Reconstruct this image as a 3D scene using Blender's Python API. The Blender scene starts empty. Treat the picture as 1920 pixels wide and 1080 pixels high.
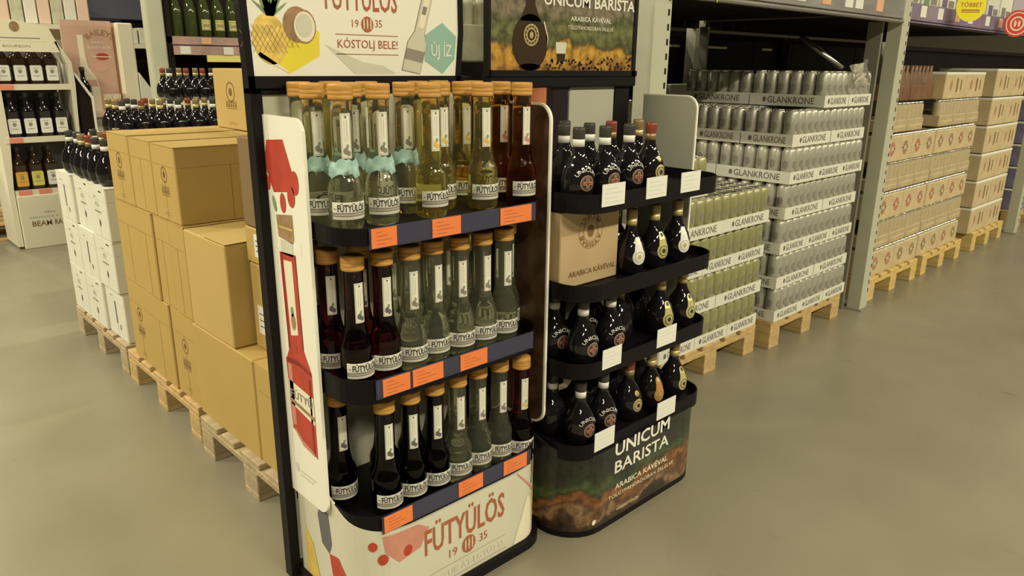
import bpy, bmesh, math, random
from math import sin, cos, pi, radians, atan2, hypot
from mathutils import Vector, Matrix
random.seed(7)
S = bpy.context.scene
COL = S.collection

# ------------------------------------------------------------ camera
F_PX, H_CAM = 1400.0, 1.38
PITCH, ROLL, AZX = radians(16.7), radians(0.67), radians(46.5)
def cam_axes():
    fwd = Vector((0, cos(PITCH), -sin(PITCH))); up = Vector((0, sin(PITCH), cos(PITCH))); rt = Vector((1, 0, 0))
    r2 = cos(ROLL)*rt + sin(ROLL)*up; u2 = -sin(ROLL)*rt + cos(ROLL)*up
    M = Matrix(((sin(AZX), cos(AZX), 0), (-cos(AZX), sin(AZX), 0), (0, 0, 1)))
    return M @ r2, M @ u2, M @ fwd
rt, up, fw = cam_axes()
cd = bpy.data.cameras.new('camera'); co = bpy.data.objects.new('camera', cd); COL.objects.link(co)
cd.sensor_width = 36.0; cd.lens = F_PX/1920*36; cd.clip_end = 100; cd.clip_start = .05
m = Matrix((rt, up, -fw)).transposed().to_4x4(); m.translation = Vector((0, 0, H_CAM)); co.matrix_world = m
S.camera = co

# ------------------------------------------------------------ view, world, lamps
S.view_settings.view_transform = 'Standard'; S.view_settings.look = 'None'
S.view_settings.gamma = 1; S.view_settings.use_curve_mapping = False
S.view_settings.exposure = 0.25
W = bpy.data.worlds.new('world'); S.world = W; W.use_nodes = True
bg = W.node_tree.nodes['Background']; bg.inputs[0].default_value = (.95, .82, .50, 1); bg.inputs[1].default_value = .07
LAMP_COL = (1.0, .92, .67)
LAMPS = [(-2.4, -3.4, 0), (1.2, -3.4, 0), (4.6, -3.2, 0), (8.0, -3.0, 0), (11.4, -2.6, 0), (14.2, .6, 0),
         (-2.3, 2.4, 1), (-2.3, 6.0, 1), (-1.6, 9.6, 1), (.2, 13.6, 1), (3.4, 4.4, 0), (7.2, 4.4, 0)]
LAMP_W = 105
LAMP_Z = 4.55
for i, (lx, ly, d) in enumerate(LAMPS):
    ld = bpy.data.lights.new('tube_light', 'AREA'); ld.shape = 'RECTANGLE'
    ld.size = 1.5; ld.size_y = .16; ld.energy = LAMP_W*(.55 if i in (10, 11) else (1.5, 2.1, 1.9, 1.7, 1.6, .9, 1.9, 2.1, 1.9, 1.9)[i]); ld.color = LAMP_COL
    lo = bpy.data.objects.new('tube_light', ld); COL.objects.link(lo)
    lo.location = (lx, ly, LAMP_Z - .075); lo.rotation_euler = (0, 0, pi/2 if d else 0)

# ------------------------------------------------------------ materials
MATS = {}
def mat(name, col, rough=.6, metal=0., trans=0., ior=1.45, var=.0, vscale=8., bump=0., bscale=60., coat=0., emit=0., alpha=1., stretch=None, spec=.5):
    if name in MATS: return MATS[name]
    m = bpy.data.materials.new(name); m.use_nodes = True; nt = m.node_tree
    p = nt.nodes['Principled BSDF']
    p.inputs['Base Color'].default_value = (*col, 1); p.inputs['Roughness'].default_value = rough
    p.inputs['Metallic'].default_value = metal; p.inputs['Transmission Weight'].default_value = trans
    p.inputs['IOR'].default_value = ior; p.inputs['Coat Weight'].default_value = coat; p.inputs['Alpha'].default_value = alpha
    p.inputs['Specular IOR Level'].default_value = spec
    if emit: p.inputs['Emission Color'].default_value = (*col, 1); p.inputs['Emission Strength'].default_value = emit
    if var or bump:
        tc = nt.nodes.new('ShaderNodeTexCoord'); mp = nt.nodes.new('ShaderNodeMapping')
        nt.links.new(tc.outputs['Object'], mp.inputs[0])
        if stretch: mp.inputs['Scale'].default_value = stretch
    if var:
        n = nt.nodes.new('ShaderNodeTexNoise'); n.inputs['Scale'].default_value = vscale; n.inputs['Detail'].default_value = 5
        nt.links.new(mp.outputs[0], n.inputs['Vector'])
        r = nt.nodes.new('ShaderNodeMapRange'); r.inputs[1].default_value = .25; r.inputs[2].default_value = .75
        r.inputs[3].default_value = 1-var; r.inputs[4].default_value = 1+var
        nt.links.new(n.outputs[0], r.inputs[0])
        mx = nt.nodes.new('ShaderNodeVectorMath'); mx.operation = 'SCALE'; mx.inputs[0].default_value = col
        nt.links.new(r.outputs[0], mx.inputs['Scale']); nt.links.new(mx.outputs[0], p.inputs['Base Color'])
    if bump:
        n2 = nt.nodes.new('ShaderNodeTexNoise'); n2.inputs['Scale'].default_value = bscale; n2.inputs['Detail'].default_value = 4
        nt.links.new(mp.outputs[0], n2.inputs['Vector'])
        b = nt.nodes.new('ShaderNodeBump'); b.inputs['Strength'].default_value = bump; b.inputs['Distance'].default_value = .01
        nt.links.new(n2.outputs[0], b.inputs['Height']); nt.links.new(b.outputs[0], p.inputs['Normal'])
    MATS[name] = m; return m

M_floor = mat('concrete_floor', (.245, .222, .158), .40, var=.10, vscale=1.6, bump=.05, bscale=14)
def floor_detail():
    nt = M_floor.node_tree; p = nt.nodes['Principled BSDF']
    tc = nt.nodes.new('ShaderNodeTexCoord')
    n = nt.nodes.new('ShaderNodeTexNoise'); n.inputs['Scale'].default_value = 3.3; n.inputs['Detail'].default_value = 7
    nt.links.new(tc.outputs['Object'], n.inputs['Vector'])
    r = nt.nodes.new('ShaderNodeMapRange'); r.inputs[1].default_value = .3; r.inputs[2].default_value = .7; r.inputs[3].default_value = .26; r.inputs[4].default_value = .46
    nt.links.new(n.outputs[0], r.inputs[0]); nt.links.new(r.outputs[0], p.inputs['Roughness'])
    # scuffs: small dark stretched spots
    mp = nt.nodes.new('ShaderNodeMapping'); mp.inputs['Scale'].default_value = (3.2, 1.1, 1); mp.inputs['Rotation'].default_value = (0, 0, .6)
    nt.links.new(tc.outputs['Object'], mp.inputs[0])
    n2 = nt.nodes.new('ShaderNodeTexNoise'); n2.inputs['Scale'].default_value = 4.; n2.inputs['Detail'].default_value = 3
    nt.links.new(mp.outputs[0], n2.inputs['Vector'])
    r2 = nt.nodes.new('ShaderNodeMapRange'); r2.inputs[1].default_value = .70; r2.inputs[2].default_value = .78; r2.inputs[3].default_value = 1; r2.inputs[4].default_value = .78
    nt.links.new(n2.outputs[0], r2.inputs[0])
    src = p.inputs['Base Color'].links[0].from_socket
    mx = nt.nodes.new('ShaderNodeVectorMath'); mx.operation = 'SCALE'
    nt.links.new(src, mx.inputs[0]); nt.links.new(r2.outputs[0], mx.inputs['Scale']); nt.links.new(mx.outputs[0], p.inputs['Base Color'])
floor_detail()
M_card = mat('brown_cardboard', (.49, .335, .105), .8, var=.05, vscale=3, bump=.03, bscale=80)
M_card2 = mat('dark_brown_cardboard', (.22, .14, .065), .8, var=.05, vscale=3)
M_card3 = mat('light_cardboard', (.53, .375, .13), .8, var=.04, vscale=3)
M_white = mat('white_carton', (.72, .71, .62), .6, var=.03, vscale=5)
M_ink = mat('black_ink', (.03, .028, .03), .5)
M_brownink = mat('brown_ink', (.20, .11, .04), .7)
M_greyink = mat('grey_ink', (.25, .23, .19), .6)
M_wood = mat('pallet_wood', (.52, .36, .16), .75, var=.22, vscale=6, bump=.1, stretch=(1, 6, 6))
M_woody = mat('yellow_pallet_wood', (.62, .45, .16), .75, var=.2, vscale=6, bump=.1, stretch=(1, 6, 6))
M_woodg = mat('weathered_pallet_wood', (.42, .33, .20), .8, var=.25, vscale=6, bump=.1, stretch=(1, 6, 6))
M_blk = mat('black_metal', (.007, .005, .006), .5, spec=.2)
M_trayblk = mat('black_plastic_tray', (.006, .004, .006), .5, spec=.2)  # even black plastic, the trays' own colour
M_navy = mat('navy_price_rail', (.045, .045, .085), .25)
M_orange = mat('orange_price_tag', (.86, .23, .07), .45, var=.05)
M_whitetag = mat('white_price_tag', (.80, .80, .76), .4)
M_panel = mat('white_display_panel', (.66, .64, .52), .35, var=.02)
M_paneledge = mat('white_panel_edge', (.9, .88, .78), .4)
M_paper = mat('label_paper', (.82, .80, .70), .5)
M_labgrey = mat('label_grey_band', (.30, .27, .22), .5)
M_cap = mat('orange_wood_cap', (.56, .29, .07), .4, var=.15, vscale=30, stretch=(1, 1, 12))
M_gclear = mat('glass_clear_liquid', (.74, .75, .55), .03, trans=.95, ior=1.36)
M_gyellow = mat('glass_yellow_liquid', (.78, .72, .28), .03, trans=.95, ior=1.36)
M_gamber = mat('glass_amber_liquid', (.75, .30, .05), .03, trans=1, ior=1.36)
M_gred = mat('glass_red_liquid', (.62, .05, .07), .03, trans=1, ior=1.36)
M_gpurple = mat('glass_purple_liquid', (.16, .02, .04), .03, trans=1, ior=1.36)
M_gdark = mat('glass_dark_liquid', (.03, .012, .02), .03, trans=1, ior=1.36)
M_teal = mat('teal_paper', (.36, .54, .49), .8, var=.45, vscale=40)
M_bblk = mat('black_bottle_glass', (.010, .008, .010), .06, coat=.3)
M_gold = mat('gold_print', (.62, .50, .24), .35, metal=.4)
M_pink = mat('pale_rose_print', (.72, .42, .34), .45)
M_bred = mat('red_print', (.50, .06, .04), .45)
M_capblk = mat('black_cap', (.045, .042, .036), .4)
M_capred = mat('copper_red_cap', (.27, .065, .035), .35, metal=.3)
M_capgold = mat('gold_foil_cap', (.30, .22, .11), .35, metal=.4)
M_wtext = mat('white_print', (.85, .83, .74), .5)
M_rust = mat('rust_red_print', (.42, .13, .06), .5)
M_redh = mat('red_hexagon_print', (.50, .06, .035), .5, var=.12, vscale=25)
M_rose = mat('rose_hexagon_print', (.62, .27, .20), .5, var=.1, vscale=20)
M_slate = mat('slate_print', (.14, .13, .15), .5)
M_ochre = mat('ochre_print', (.72, .52, .12), .5, var=.15, vscale=20)
M_lemon = mat('lemon_yellow_print', (.86, .74, .06), .45, var=.06, vscale=9)
M_tealp = mat('teal_print', (.30, .52, .44), .45)
M_pine = mat('pineapple_print', (.80, .58, .14), .5, var=.3, vscale=45)
M_leafp = mat('leaf_print', (.22, .32, .16), .5, var=.3, vscale=30)
M_coco = mat('coconut_husk_print', (.36, .22, .12), .5, var=.3, vscale=40)
M_cream = mat('cream_print', (.86, .80, .62), .5)
M_glassp = mat('glass_print', (.66, .66, .54), .5)
M_silver = mat('silver_can', (.44, .43, .365), .34, metal=.3)
M_ycan = mat('olive_gold_can', (.35, .34, .17), .34, metal=.3)
M_rim = mat('bright_can_rim', (.80, .78, .68), .2, metal=.9)
M_canink = mat('can_dark_print', (.20, .19, .165), .4, metal=.3)
M_steel = mat('galvanised_upright', (.56, .56, .44), .4, metal=.15, var=.04)
M_steelsh = mat('grey_rack_steel', (.26, .25, .19), .5, metal=.2)
M_beam = mat('silver_beam', (.52, .50, .50), .22, metal=.5, var=.25, vscale=3, stretch=(1, 1, 4))
M_purple = mat('purple_price_strip', (.24, .19, .31), .25, var=.35, vscale=4)
M_dark = mat('dark_void', (.010, .006, .008), .45, spec=.2)
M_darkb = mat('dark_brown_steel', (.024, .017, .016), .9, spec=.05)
M_bronze = mat('beer_carton_cream', (.58, .46, .27), .55, var=.12, vscale=12)
M_bronze2 = mat('beer_carton_tan', (.46, .37, .22), .55, var=.14, vscale=12)
M_brownpk = mat('brown_bottle_pack', (.20, .11, .06), .35, var=.3, vscale=14)
M_logored = mat('carton_logo_red', (.46, .20, .13), .5)
M_yellow = mat('yellow_sign', (.90, .78, .04), .4)
M_redsign = mat('red_sign', (.62, .06, .04), .4)
M_film = mat('clear_plastic_film', (.9, .9, .85), .15, trans=.85, ior=1.2)
M_ceil = mat('ceiling_panel', (.22, .21, .18), .8)
M_wall = mat('wall_paint', (.25, .22, .17), .8)
M_lampw = mat('lamp_housing', (.8, .8, .75), .5)
M_beige = mat('beige_display_board', (.74, .70, .56), .5)
M_pinkb = mat('rose_poster', (.66, .42, .33), .5, var=.15, vscale=3)
M_pinkl = mat('pale_rose_poster', (.84, .62, .50), .5, var=.08, vscale=5)
M_navyb = mat('navy_shelf_beam', (.10, .10, .15), .4)
M_green = mat('green_bottle_glass', (.05, .07, .02), .08, coat=.3)
M_goldfoil = mat('gold_label', (.60, .55, .22), .35, metal=.3)
M_whisky = mat('whisky_bottle', (.035, .018, .010), .1, coat=.3)
M_whiskyd = mat('dark_whisky_bottle', (.014, .010, .014), .1, coat=.3)
M_bluepk = mat('violet_pack', (.20, .18, .30), .4, var=.3, vscale=10)
M_frost = mat('frosted_clear_bottle', (.66, .67, .50), .15, trans=.1, var=.2, vscale=14)
M_greentint = mat('green_tint_bottle', (.10, .22, .14), .12, trans=.3)

def photo_mat(name, z0, z1, dark):
    """printed landscape picture: haze, foliage, orange ground with beans (a flat print, by object height)"""
    m = bpy.data.materials.new(name); m.use_nodes = True; nt = m.node_tree; p = nt.nodes['Principled BSDF']; p.inputs['Roughness'].default_value = .3
    tc = nt.nodes.new('ShaderNodeTexCoord'); sp = nt.nodes.new('ShaderNodeSeparateXYZ'); nt.links.new(tc.outputs['Object'], sp.inputs[0])
    nz = nt.nodes.new('ShaderNodeTexNoise'); nz.inputs['Scale'].default_value = 7.5 if dark else 11; nz.inputs['Detail'].default_value = 6; nt.links.new(tc.outputs['Object'], nz.inputs['Vector'])
    rr = nt.nodes.new('ShaderNodeMapRange'); rr.inputs[1].default_value = z0; rr.inputs[2].default_value = z1; nt.links.new(sp.outputs[2], rr.inputs[0])
    ad = nt.nodes.new('ShaderNodeMath'); ad.operation = 'MULTIPLY_ADD'; ad.inputs[1].default_value = 1.05 if dark else .5; nt.links.new(nz.outputs[0], ad.inputs[0]); nt.links.new(rr.outputs[0], ad.inputs[2])
    sb = nt.nodes.new('ShaderNodeMath'); sb.operation = 'SUBTRACT'; sb.inputs[1].default_value = .53 if dark else .25; nt.links.new(ad.outputs[0], sb.inputs[0])
    cr = nt.nodes.new('ShaderNodeValToRGB'); nt.links.new(sb.outputs[0], cr.inputs[0]); e = cr.color_ramp.elements
    if dark: st = [(0, (.022, .012, .008)), (.10, (.06, .028, .014)), (.18, (.26, .15, .07)), (.27, (.10, .045, .02)), (.38, (.25, .10, .03)), (.44, (.17, .065, .02)), (.49, (.035, .035, .014)), (.57, (.055, .085, .028)), (.66, (.022, .034, .014)), (.8, (.02, .020, .013)), (1, (.016, .015, .012))]
    else: st = [(0, (.16, .08, .03)), (.1, (.42, .22, .05)), (.20, (.55, .31, .06)), (.25, (.50, .27, .05)), (.29, (.08, .085, .035)), (.38, (.17, .18, .075)), (.48, (.10, .11, .045)), (.58, (.22, .19, .13)), (.8, (.17, .13, .09)), (1, (.24, .20, .14))]
    e[0].position, e[0].color = st[0][0], (*st[0][1], 1); e[1].position, e[1].color = st[-1][0], (*st[-1][1], 1)
    for q, c in st[1:-1]: x = e.new(q); x.color = (*c, 1)
    n2 = nt.nodes.new('ShaderNodeTexNoise'); n2.inputs['Scale'].default_value = 42; n2.inputs['Detail'].default_value = 3; nt.links.new(tc.outputs['Object'], n2.inputs['Vector'])
    r2 = nt.nodes.new('ShaderNodeMapRange'); r2.inputs[1].default_value = .35; r2.inputs[2].default_value = .6; r2.inputs[3].default_value = .55; r2.inputs[4].default_value = 1.2; nt.links.new(n2.outputs[0], r2.inputs[0])
    mx = nt.nodes.new('ShaderNodeVectorMath'); mx.operation = 'SCALE'; nt.links.new(cr.outputs[0], mx.inputs[0]); nt.links.new(r2.outputs[0], mx.inputs['Scale'])
    nt.links.new(mx.outputs[0], p.inputs['Base Color']); return m
M_scene_dark = photo_mat('dark_landscape_print', .02, .27, True)
M_scene = photo_mat('landscape_print', 1.35, 1.66, False)
M_coffee = mat('coffee_bean_print', (.075, .040, .022), .35, var=.75, vscale=22)

# ------------------------------------------------------------ mesh builder
class MB:
    def __init__(s): s.v = []; s.f = []; s.mi = []; s.sm = []
    def add(s, vs, fs, mi=0, smooth=False):
        o = len(s.v); s.v += [tuple(v) for v in vs]
        for f in fs: s.f.append([o+i for i in f]); s.mi.append(mi); s.sm.append(smooth)
        return s
    def box(s, x0, x1, y0, y1, z0, z1, mi=0, c=0.):
        if c <= 0:
            vs = [(x, y, z) for z in (z0, z1) for y in (y0, y1) for x in (x0, x1)]
            return s.add(vs, [(0, 2, 3, 1), (4, 5, 7, 6), (0, 1, 5, 4), (2, 6, 7, 3), (0, 4, 6, 2), (1, 3, 7, 5)], mi)
        # chamfered vertical and horizontal edges
        b = bmesh.new(); bmesh.ops.create_cube(b, size=1)
        for v in b.verts: v.co = Vector(((x0+x1)/2+v.co.x*(x1-x0), (y0+y1)/2+v.co.y*(y1-y0), (z0+z1)/2+v.co.z*(z1-z0)))
        bmesh.ops.bevel(b, geom=b.edges[:], offset=c, segments=1, affect='EDGES', profile=.5)
        b.verts.index_update(); s.add([v.co for v in b.verts], [[v.index for v in f.verts] for f in b.faces], mi); b.free(); return s
    def lathe(s, prof, n=24, mi=0, smooth=True, c=(0, 0, 0)):
        vs = []; fs = []; rings = []
        for r, z in prof:
            if r < 1e-6: rings.append([len(vs)]); vs.append((c[0], c[1], c[2]+z))
            else:
                rings.append(list(range(len(vs), len(vs)+n)))
                vs += [(c[0]+r*cos(2*pi*i/n), c[1]+r*sin(2*pi*i/n), c[2]+z) for i in range(n)]
        for a, b in zip(rings, rings[1:]):
            for i in range(n):
                j = (i+1) % n
                if len(a) == 1 and len(b) == 1: continue
                if len(a) == 1: fs.append((a[0], b[j], b[i]))
                elif len(b) == 1: fs.append((a[i], a[j], b[0]))
                else: fs.append((a[i], a[j], b[j], b[i]))
        return s.add(vs, fs, mi, smooth)
    def prism(s, pts, axis, a, b, mi=0):
        """polygon pts (2-D) extruded between a and b along axis 'x','y' or 'z'"""
        def P(p, t): return {'x': (t, p[0], p[1]), 'y': (p[0], t, p[1]), 'z': (p[0], p[1], t)}[axis]
        n = len(pts); vs = [P(p, a) for p in pts]+[P(p, b) for p in pts]
        fs = [tuple(range(n)), tuple(range(2*n-1, n-1, -1))]+[(i, (i+1) % n, n+(i+1) % n, n+i) for i in range(n)]
        return s.add(vs, fs, mi)
    def tube(s, pts, r, n=8, mi=0):
        pts = [Vector(p) for p in pts]; rings = []; vs = []
        for k, p in enumerate(pts):
            d = (pts[min(k+1, len(pts)-1)]-pts[max(k-1, 0)]).normalized()
            a = d.cross(Vector((0, 0, 1))); a = a.normalized() if a.length > .01 else Vector((1, 0, 0)); b = d.cross(a)
            rings.append(len(vs)); vs += [p+r*(cos(2*pi*i/n)*a+sin(2*pi*i/n)*b) for i in range(n)]
        fs = [(q+i, q+(i+1) % n, w+(i+1) % n, w+i) for q, w in zip(rings, rings[1:]) for i in range(n)]
        fs += [tuple(range(n)), tuple(rings[-1]+i for i in range(n))]
        return s.add(vs, fs, mi, True)
    def mesh(s, name, mats):
        me = bpy.data.meshes.new(name); me.from_pydata(s.v, [], s.f)
        for m in (mats if isinstance(mats, (list, tuple)) else [mats]): me.materials.append(m)
        me.polygons.foreach_set('material_index', s.mi); me.polygons.foreach_set('use_smooth', s.sm)
        me.update(); 
        b = bmesh.new(); b.from_mesh(me); bmesh.ops.recalc_face_normals(b, faces=b.faces); b.to_mesh(me); b.free()
        return me
    def obj(s, name, mats, parent=None): return link(name, s.mesh(name, mats), parent)
def link(name, me, parent=None, loc=None, rz=0):
    o = bpy.data.objects.new(name, me); COL.objects.link(o); o.parent = parent
    if loc is not None: o.location = loc
    if rz: o.rotation_euler = (0, 0, rz)
    return o
def thing(name, label, cat, loc=(0, 0, 0), rz=0, group=None):
    o = link(name, None, None, loc, rz); return tag(o, label, cat, group)
def tag(o, label, cat, group=None, kind=None):
    o['label'] = label; o['category'] = cat
    if group: o['group'] = group
    if kind: o['kind'] = kind
    return o
def struct(o): o['kind'] = 'structure'; return o

# ------------------------------------------------------------ flat print (art) mapped on a surface
_TX = {}
def text_geo(t, bold=0.):
    k = (t, bold)
    if k not in _TX:
        c = bpy.data.curves.new('t', 'FONT'); c.body = t; c.size = 1; c.resolution_u = 2; c.offset = bold
        o = bpy.data.objects.new('t', c); COL.objects.link(o)
        me = bpy.data.meshes.new_from_object(o.evaluated_get(bpy.context.evaluated_depsgraph_get()))
        vs = [(v.co.x, v.co.y) for v in me.vertices]; fs = [tuple(p.vertices) for p in me.polygons]
        x0 = min(v[0] for v in vs); x1 = max(v[0] for v in vs); y0 = min(v[1] for v in vs); y1 = max(v[1] for v in vs)
        _TX[k] = ([((x-x0)/(x1-x0), (y-y0)/(y1-y0)) for x, y in vs], fs)
        bpy.data.objects.remove(o); bpy.data.meshes.remove(me); bpy.data.curves.remove(c)
    return _TX[k]
class Art:
    def __init__(s, fn, step=None): s.fn = fn; s.mb = MB(); s.mats = []; s.step = step; s.n = 0
    def _m(s, m):
        if m not in s.mats: s.mats.append(m)
        return s.mats.index(m)
    def tris(s, tr, m, layer):
        mi = s._m(m); 
        for t in tr:
            st = [t]
            while st:
                a, b, c = st.pop()
                if s.step:
                    L = [(hypot(p[0]-q[0], p[1]-q[1]), i) for i, (p, q) in enumerate(((a, b), (b, c), (c, a)))]; l, i = max(L)
                    if l > s.step:
                        if i == 1: a, b, c = b, c, a
                        elif i == 2: a, b, c = c, a, b
                        mm = ((a[0]+b[0])/2, (a[1]+b[1])/2); st += [(a, mm, c), (mm, b, c)]; continue
                s.mb.add([s.fn(*a, layer), s.fn(*b, layer), s.fn(*c, layer)], [(0, 1, 2)], mi)
    def poly(s, pts, m, layer=1):
        cx = sum(p[0] for p in pts)/len(pts); cy = sum(p[1] for p in pts)/len(pts); n = len(pts)
        s.tris([(tuple(pts[i]), tuple(pts[(i+1) % n]), (cx, cy)) for i in range(n)], m, layer)
    def rect(s, u0, v0, u1, v1, m, layer=1): s.poly([(u0, v0), (u1, v0), (u1, v1), (u0, v1)], m, layer)
    def ell(s, u, v, a, b, m, layer=1, n=20, rot=0.):
        s.poly([(u+a*cos(2*pi*i/n)*cos(rot)-b*sin(2*pi*i/n)*sin(rot), v+a*cos(2*pi*i/n)*sin(rot)+b*sin(2*pi*i/n)*cos(rot)) for i in range(n)], m, layer)
    def ring(s, u, v, r0, r1, m, layer=1, n=24):
        t = []
        for i in range(n):
            a, b = 2*pi*i/n, 2*pi*(i+1)/n
            p = [(u+r*cos(q), v+r*sin(q)) for r, q in ((r0, a), (r1, a), (r1, b), (r0, b))]
            t += [(p[0], p[1], p[2]), (p[0], p[2], p[3])]
        s.tris(t, m, layer)
    def frame(s, u0, v0, u1, v1, w, m, layer=1):
        s.rect(u0, v0, u1, v0+w, m, layer); s.rect(u0, v1-w, u1, v1, m, layer); s.rect(u0, v0, u0+w, v1, m, layer); s.rect(u1-w, v0, u1, v1, m, layer)
    def hexa(s, u, v, a, b, m, layer=1, rot=0.): s.ell(u, v, a, b, m, layer, 6, rot)
    def text(s, t, u0, v0, u1, v1, m, layer=2, bold=0., arc=None, shear=0.):
        vs, fs = text_geo(t, bold); P = []
        for x, y in vs:
            if arc:   # arc=(cu, cv, r, a0, a1): letters along an arc, v1-v0 = letter height
                cu, cv, r, a0, a1 = arc; q = a0+(a1-a0)*x; rr = r+(v1-v0)*y; P.append((cu+rr*sin(q), cv+rr*cos(q)))
            else: P.append((u0+(u1-u0)*x, v0+(v1-v0)*y+shear*x))
        T = []
        for f in fs:
            for i in range(1, len(f)-1): T.append((P[f[0]], P[f[i]], P[f[i+1]]))
        s.tris(T, m, layer)
    def obj(s, name, parent): return s.mb.obj(name, s.mats, parent)
    def mesh(s, name): return s.mb.mesh(name, s.mats)
E0 = .0005
def on_y(y): return lambda u, v, l: (u, y-E0*l, v)            # print on a face looking to -y
def on_x(x): return lambda u, v, l: (x-E0*l, -u, v)           # print on a face looking to -x (u = -y)
def on_px(x): return lambda u, v, l: (x+E0*l, u, v)           # print on a face looking to +x
def on_z(z): return lambda u, v, l: (u, v, z+E0*l)

# ------------------------------------------------------------ the setting
struct(MB().box(-9, 20, -7, 17, -.1, 0).obj('floor', M_floor))
struct(MB().box(-9, 20, -7, 17, 5.0, 5.1).obj('ceiling', M_ceil))
struct(MB().box(-9, 20, 17, 17.1, -.1, 5.1).obj('wall_back', M_wall))
struct(MB().box(20, 20.1, -7, 17.1, -.1, 5.1).obj('wall_right', M_wall))
ORDL = ('first', 'second', 'third', 'fourth', 'fifth', 'sixth', 'first', 'second', 'third', 'fourth', 'seventh', 'eighth')
for i, (lx, ly, d) in enumerate(LAMPS):
    t = thing('ceiling_light', 'long white strip light under the ceiling, %s of those over the %s' % (ORDL[i], 'left aisle' if d else 'front aisles'), 'ceiling light', (lx, ly, LAMP_Z), pi/2 if d else 0, 'strip lights above the aisles')
    MB().box(-.80, .80, -.11, .11, -.06, 0, c=.01).obj('housing', M_lampw, t)
    MB().box(-.01+.6, .01+.6, -.01, .01, 0, 5.0-LAMP_Z).box(-.61, -.59, -.01, .01, 0, 5.0-LAMP_Z).obj('hanger', M_steelsh, t)

# ------------------------------------------------------------ pallets
def pallet_meshes(wood, key):
    B = {}
    B['deck_wide'] = MB().box(0, 1.2, -.0725, .0725, 0, .022, c=.003).mesh('deck_board', wood)
    B['deck'] = MB().box(0, 1.2, -.05, .05, 0, .022, c=.003).mesh('deck_board', wood)
    B['stringer'] = MB().box(-.0725, .0725, 0, .8, 0, .022, c=.002).mesh('stringer_board', wood)
    B['block'] = MB().box(-.0725, .0725, -.05, .05, 0, .078, c=.003).mesh('block', wood)
    B['bottom'] = MB().box(0, 1.2, -.05, .05, 0, .022, c=.002).mesh('bottom_board', wood)
    return B
PB = {k: pallet_meshes(w, k) for k, w in (('n', M_wood), ('y', M_woody), ('g', M_woodg))}
def pallet(loc, kind, label, rz=0, group=None):
    """EUR pallet: 0.8 along local y, 1.2 along local x, corner at loc"""
    B = PB[kind]; t = thing('wooden_pallet', label, 'pallet', loc, rz, group)
    for i, y in enumerate((.05, .4, .75)):
        link('bottom_board', B['bottom'], t, (0, y, 0))
        for x in (.0725, .6, 1.1275): link('block', B['block'], t, (x, y, .022))
    for x in (.0725, .6, 1.1275): link('stringer_board', B['stringer'], t, (x, 0, .100))
    for y, w in ((.0725, 1), (.2335, 0), (.4, 1), (.5665, 0), (.7275, 1)):
        link('deck_board', B['deck_wide' if w else 'deck'], t, (0, y, .122))
    return t
PZ = .144
# left aisle (board ends look to -x)
pallet((.90, 3.47, 0), 'g', 'wooden pallet under the white cartons, farthest of the left row')
pallet((.895, 2.63, 0), 'n', 'wooden pallet under the tall brown boxes, middle of the left row')
pallet((.875, 1.76, 0), 'g', 'weathered wooden pallet nearest the fruit liqueur stand, left row')
# right racks (board ends look to -y): rotate so local x runs along +y
def rpallet(x0, y0, kind, label): return pallet((x0+.8, y0, 0), kind, label, pi/2)
rpallet(2.52, 1.72, 'n', 'wooden pallet under the olive gold beer can trays')
rpallet(3.40, 1.68, 'n', 'wooden pallet under the silver beer can trays')
rpallet(4.60, 1.68, 'y', 'yellowish pallet just right of the rack upright, under cream beer packs')
rpallet(5.50, 1.68, 'y', 'bright yellow pallet, second to the right of the rack upright')
rpallet(6.58, 1.68, 'y', 'yellowish pallet under the pale taller packs before the far upright')
rpallet(7.95, 1.70, 'n', 'wooden pallet at the far right edge under violet packs')

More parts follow.
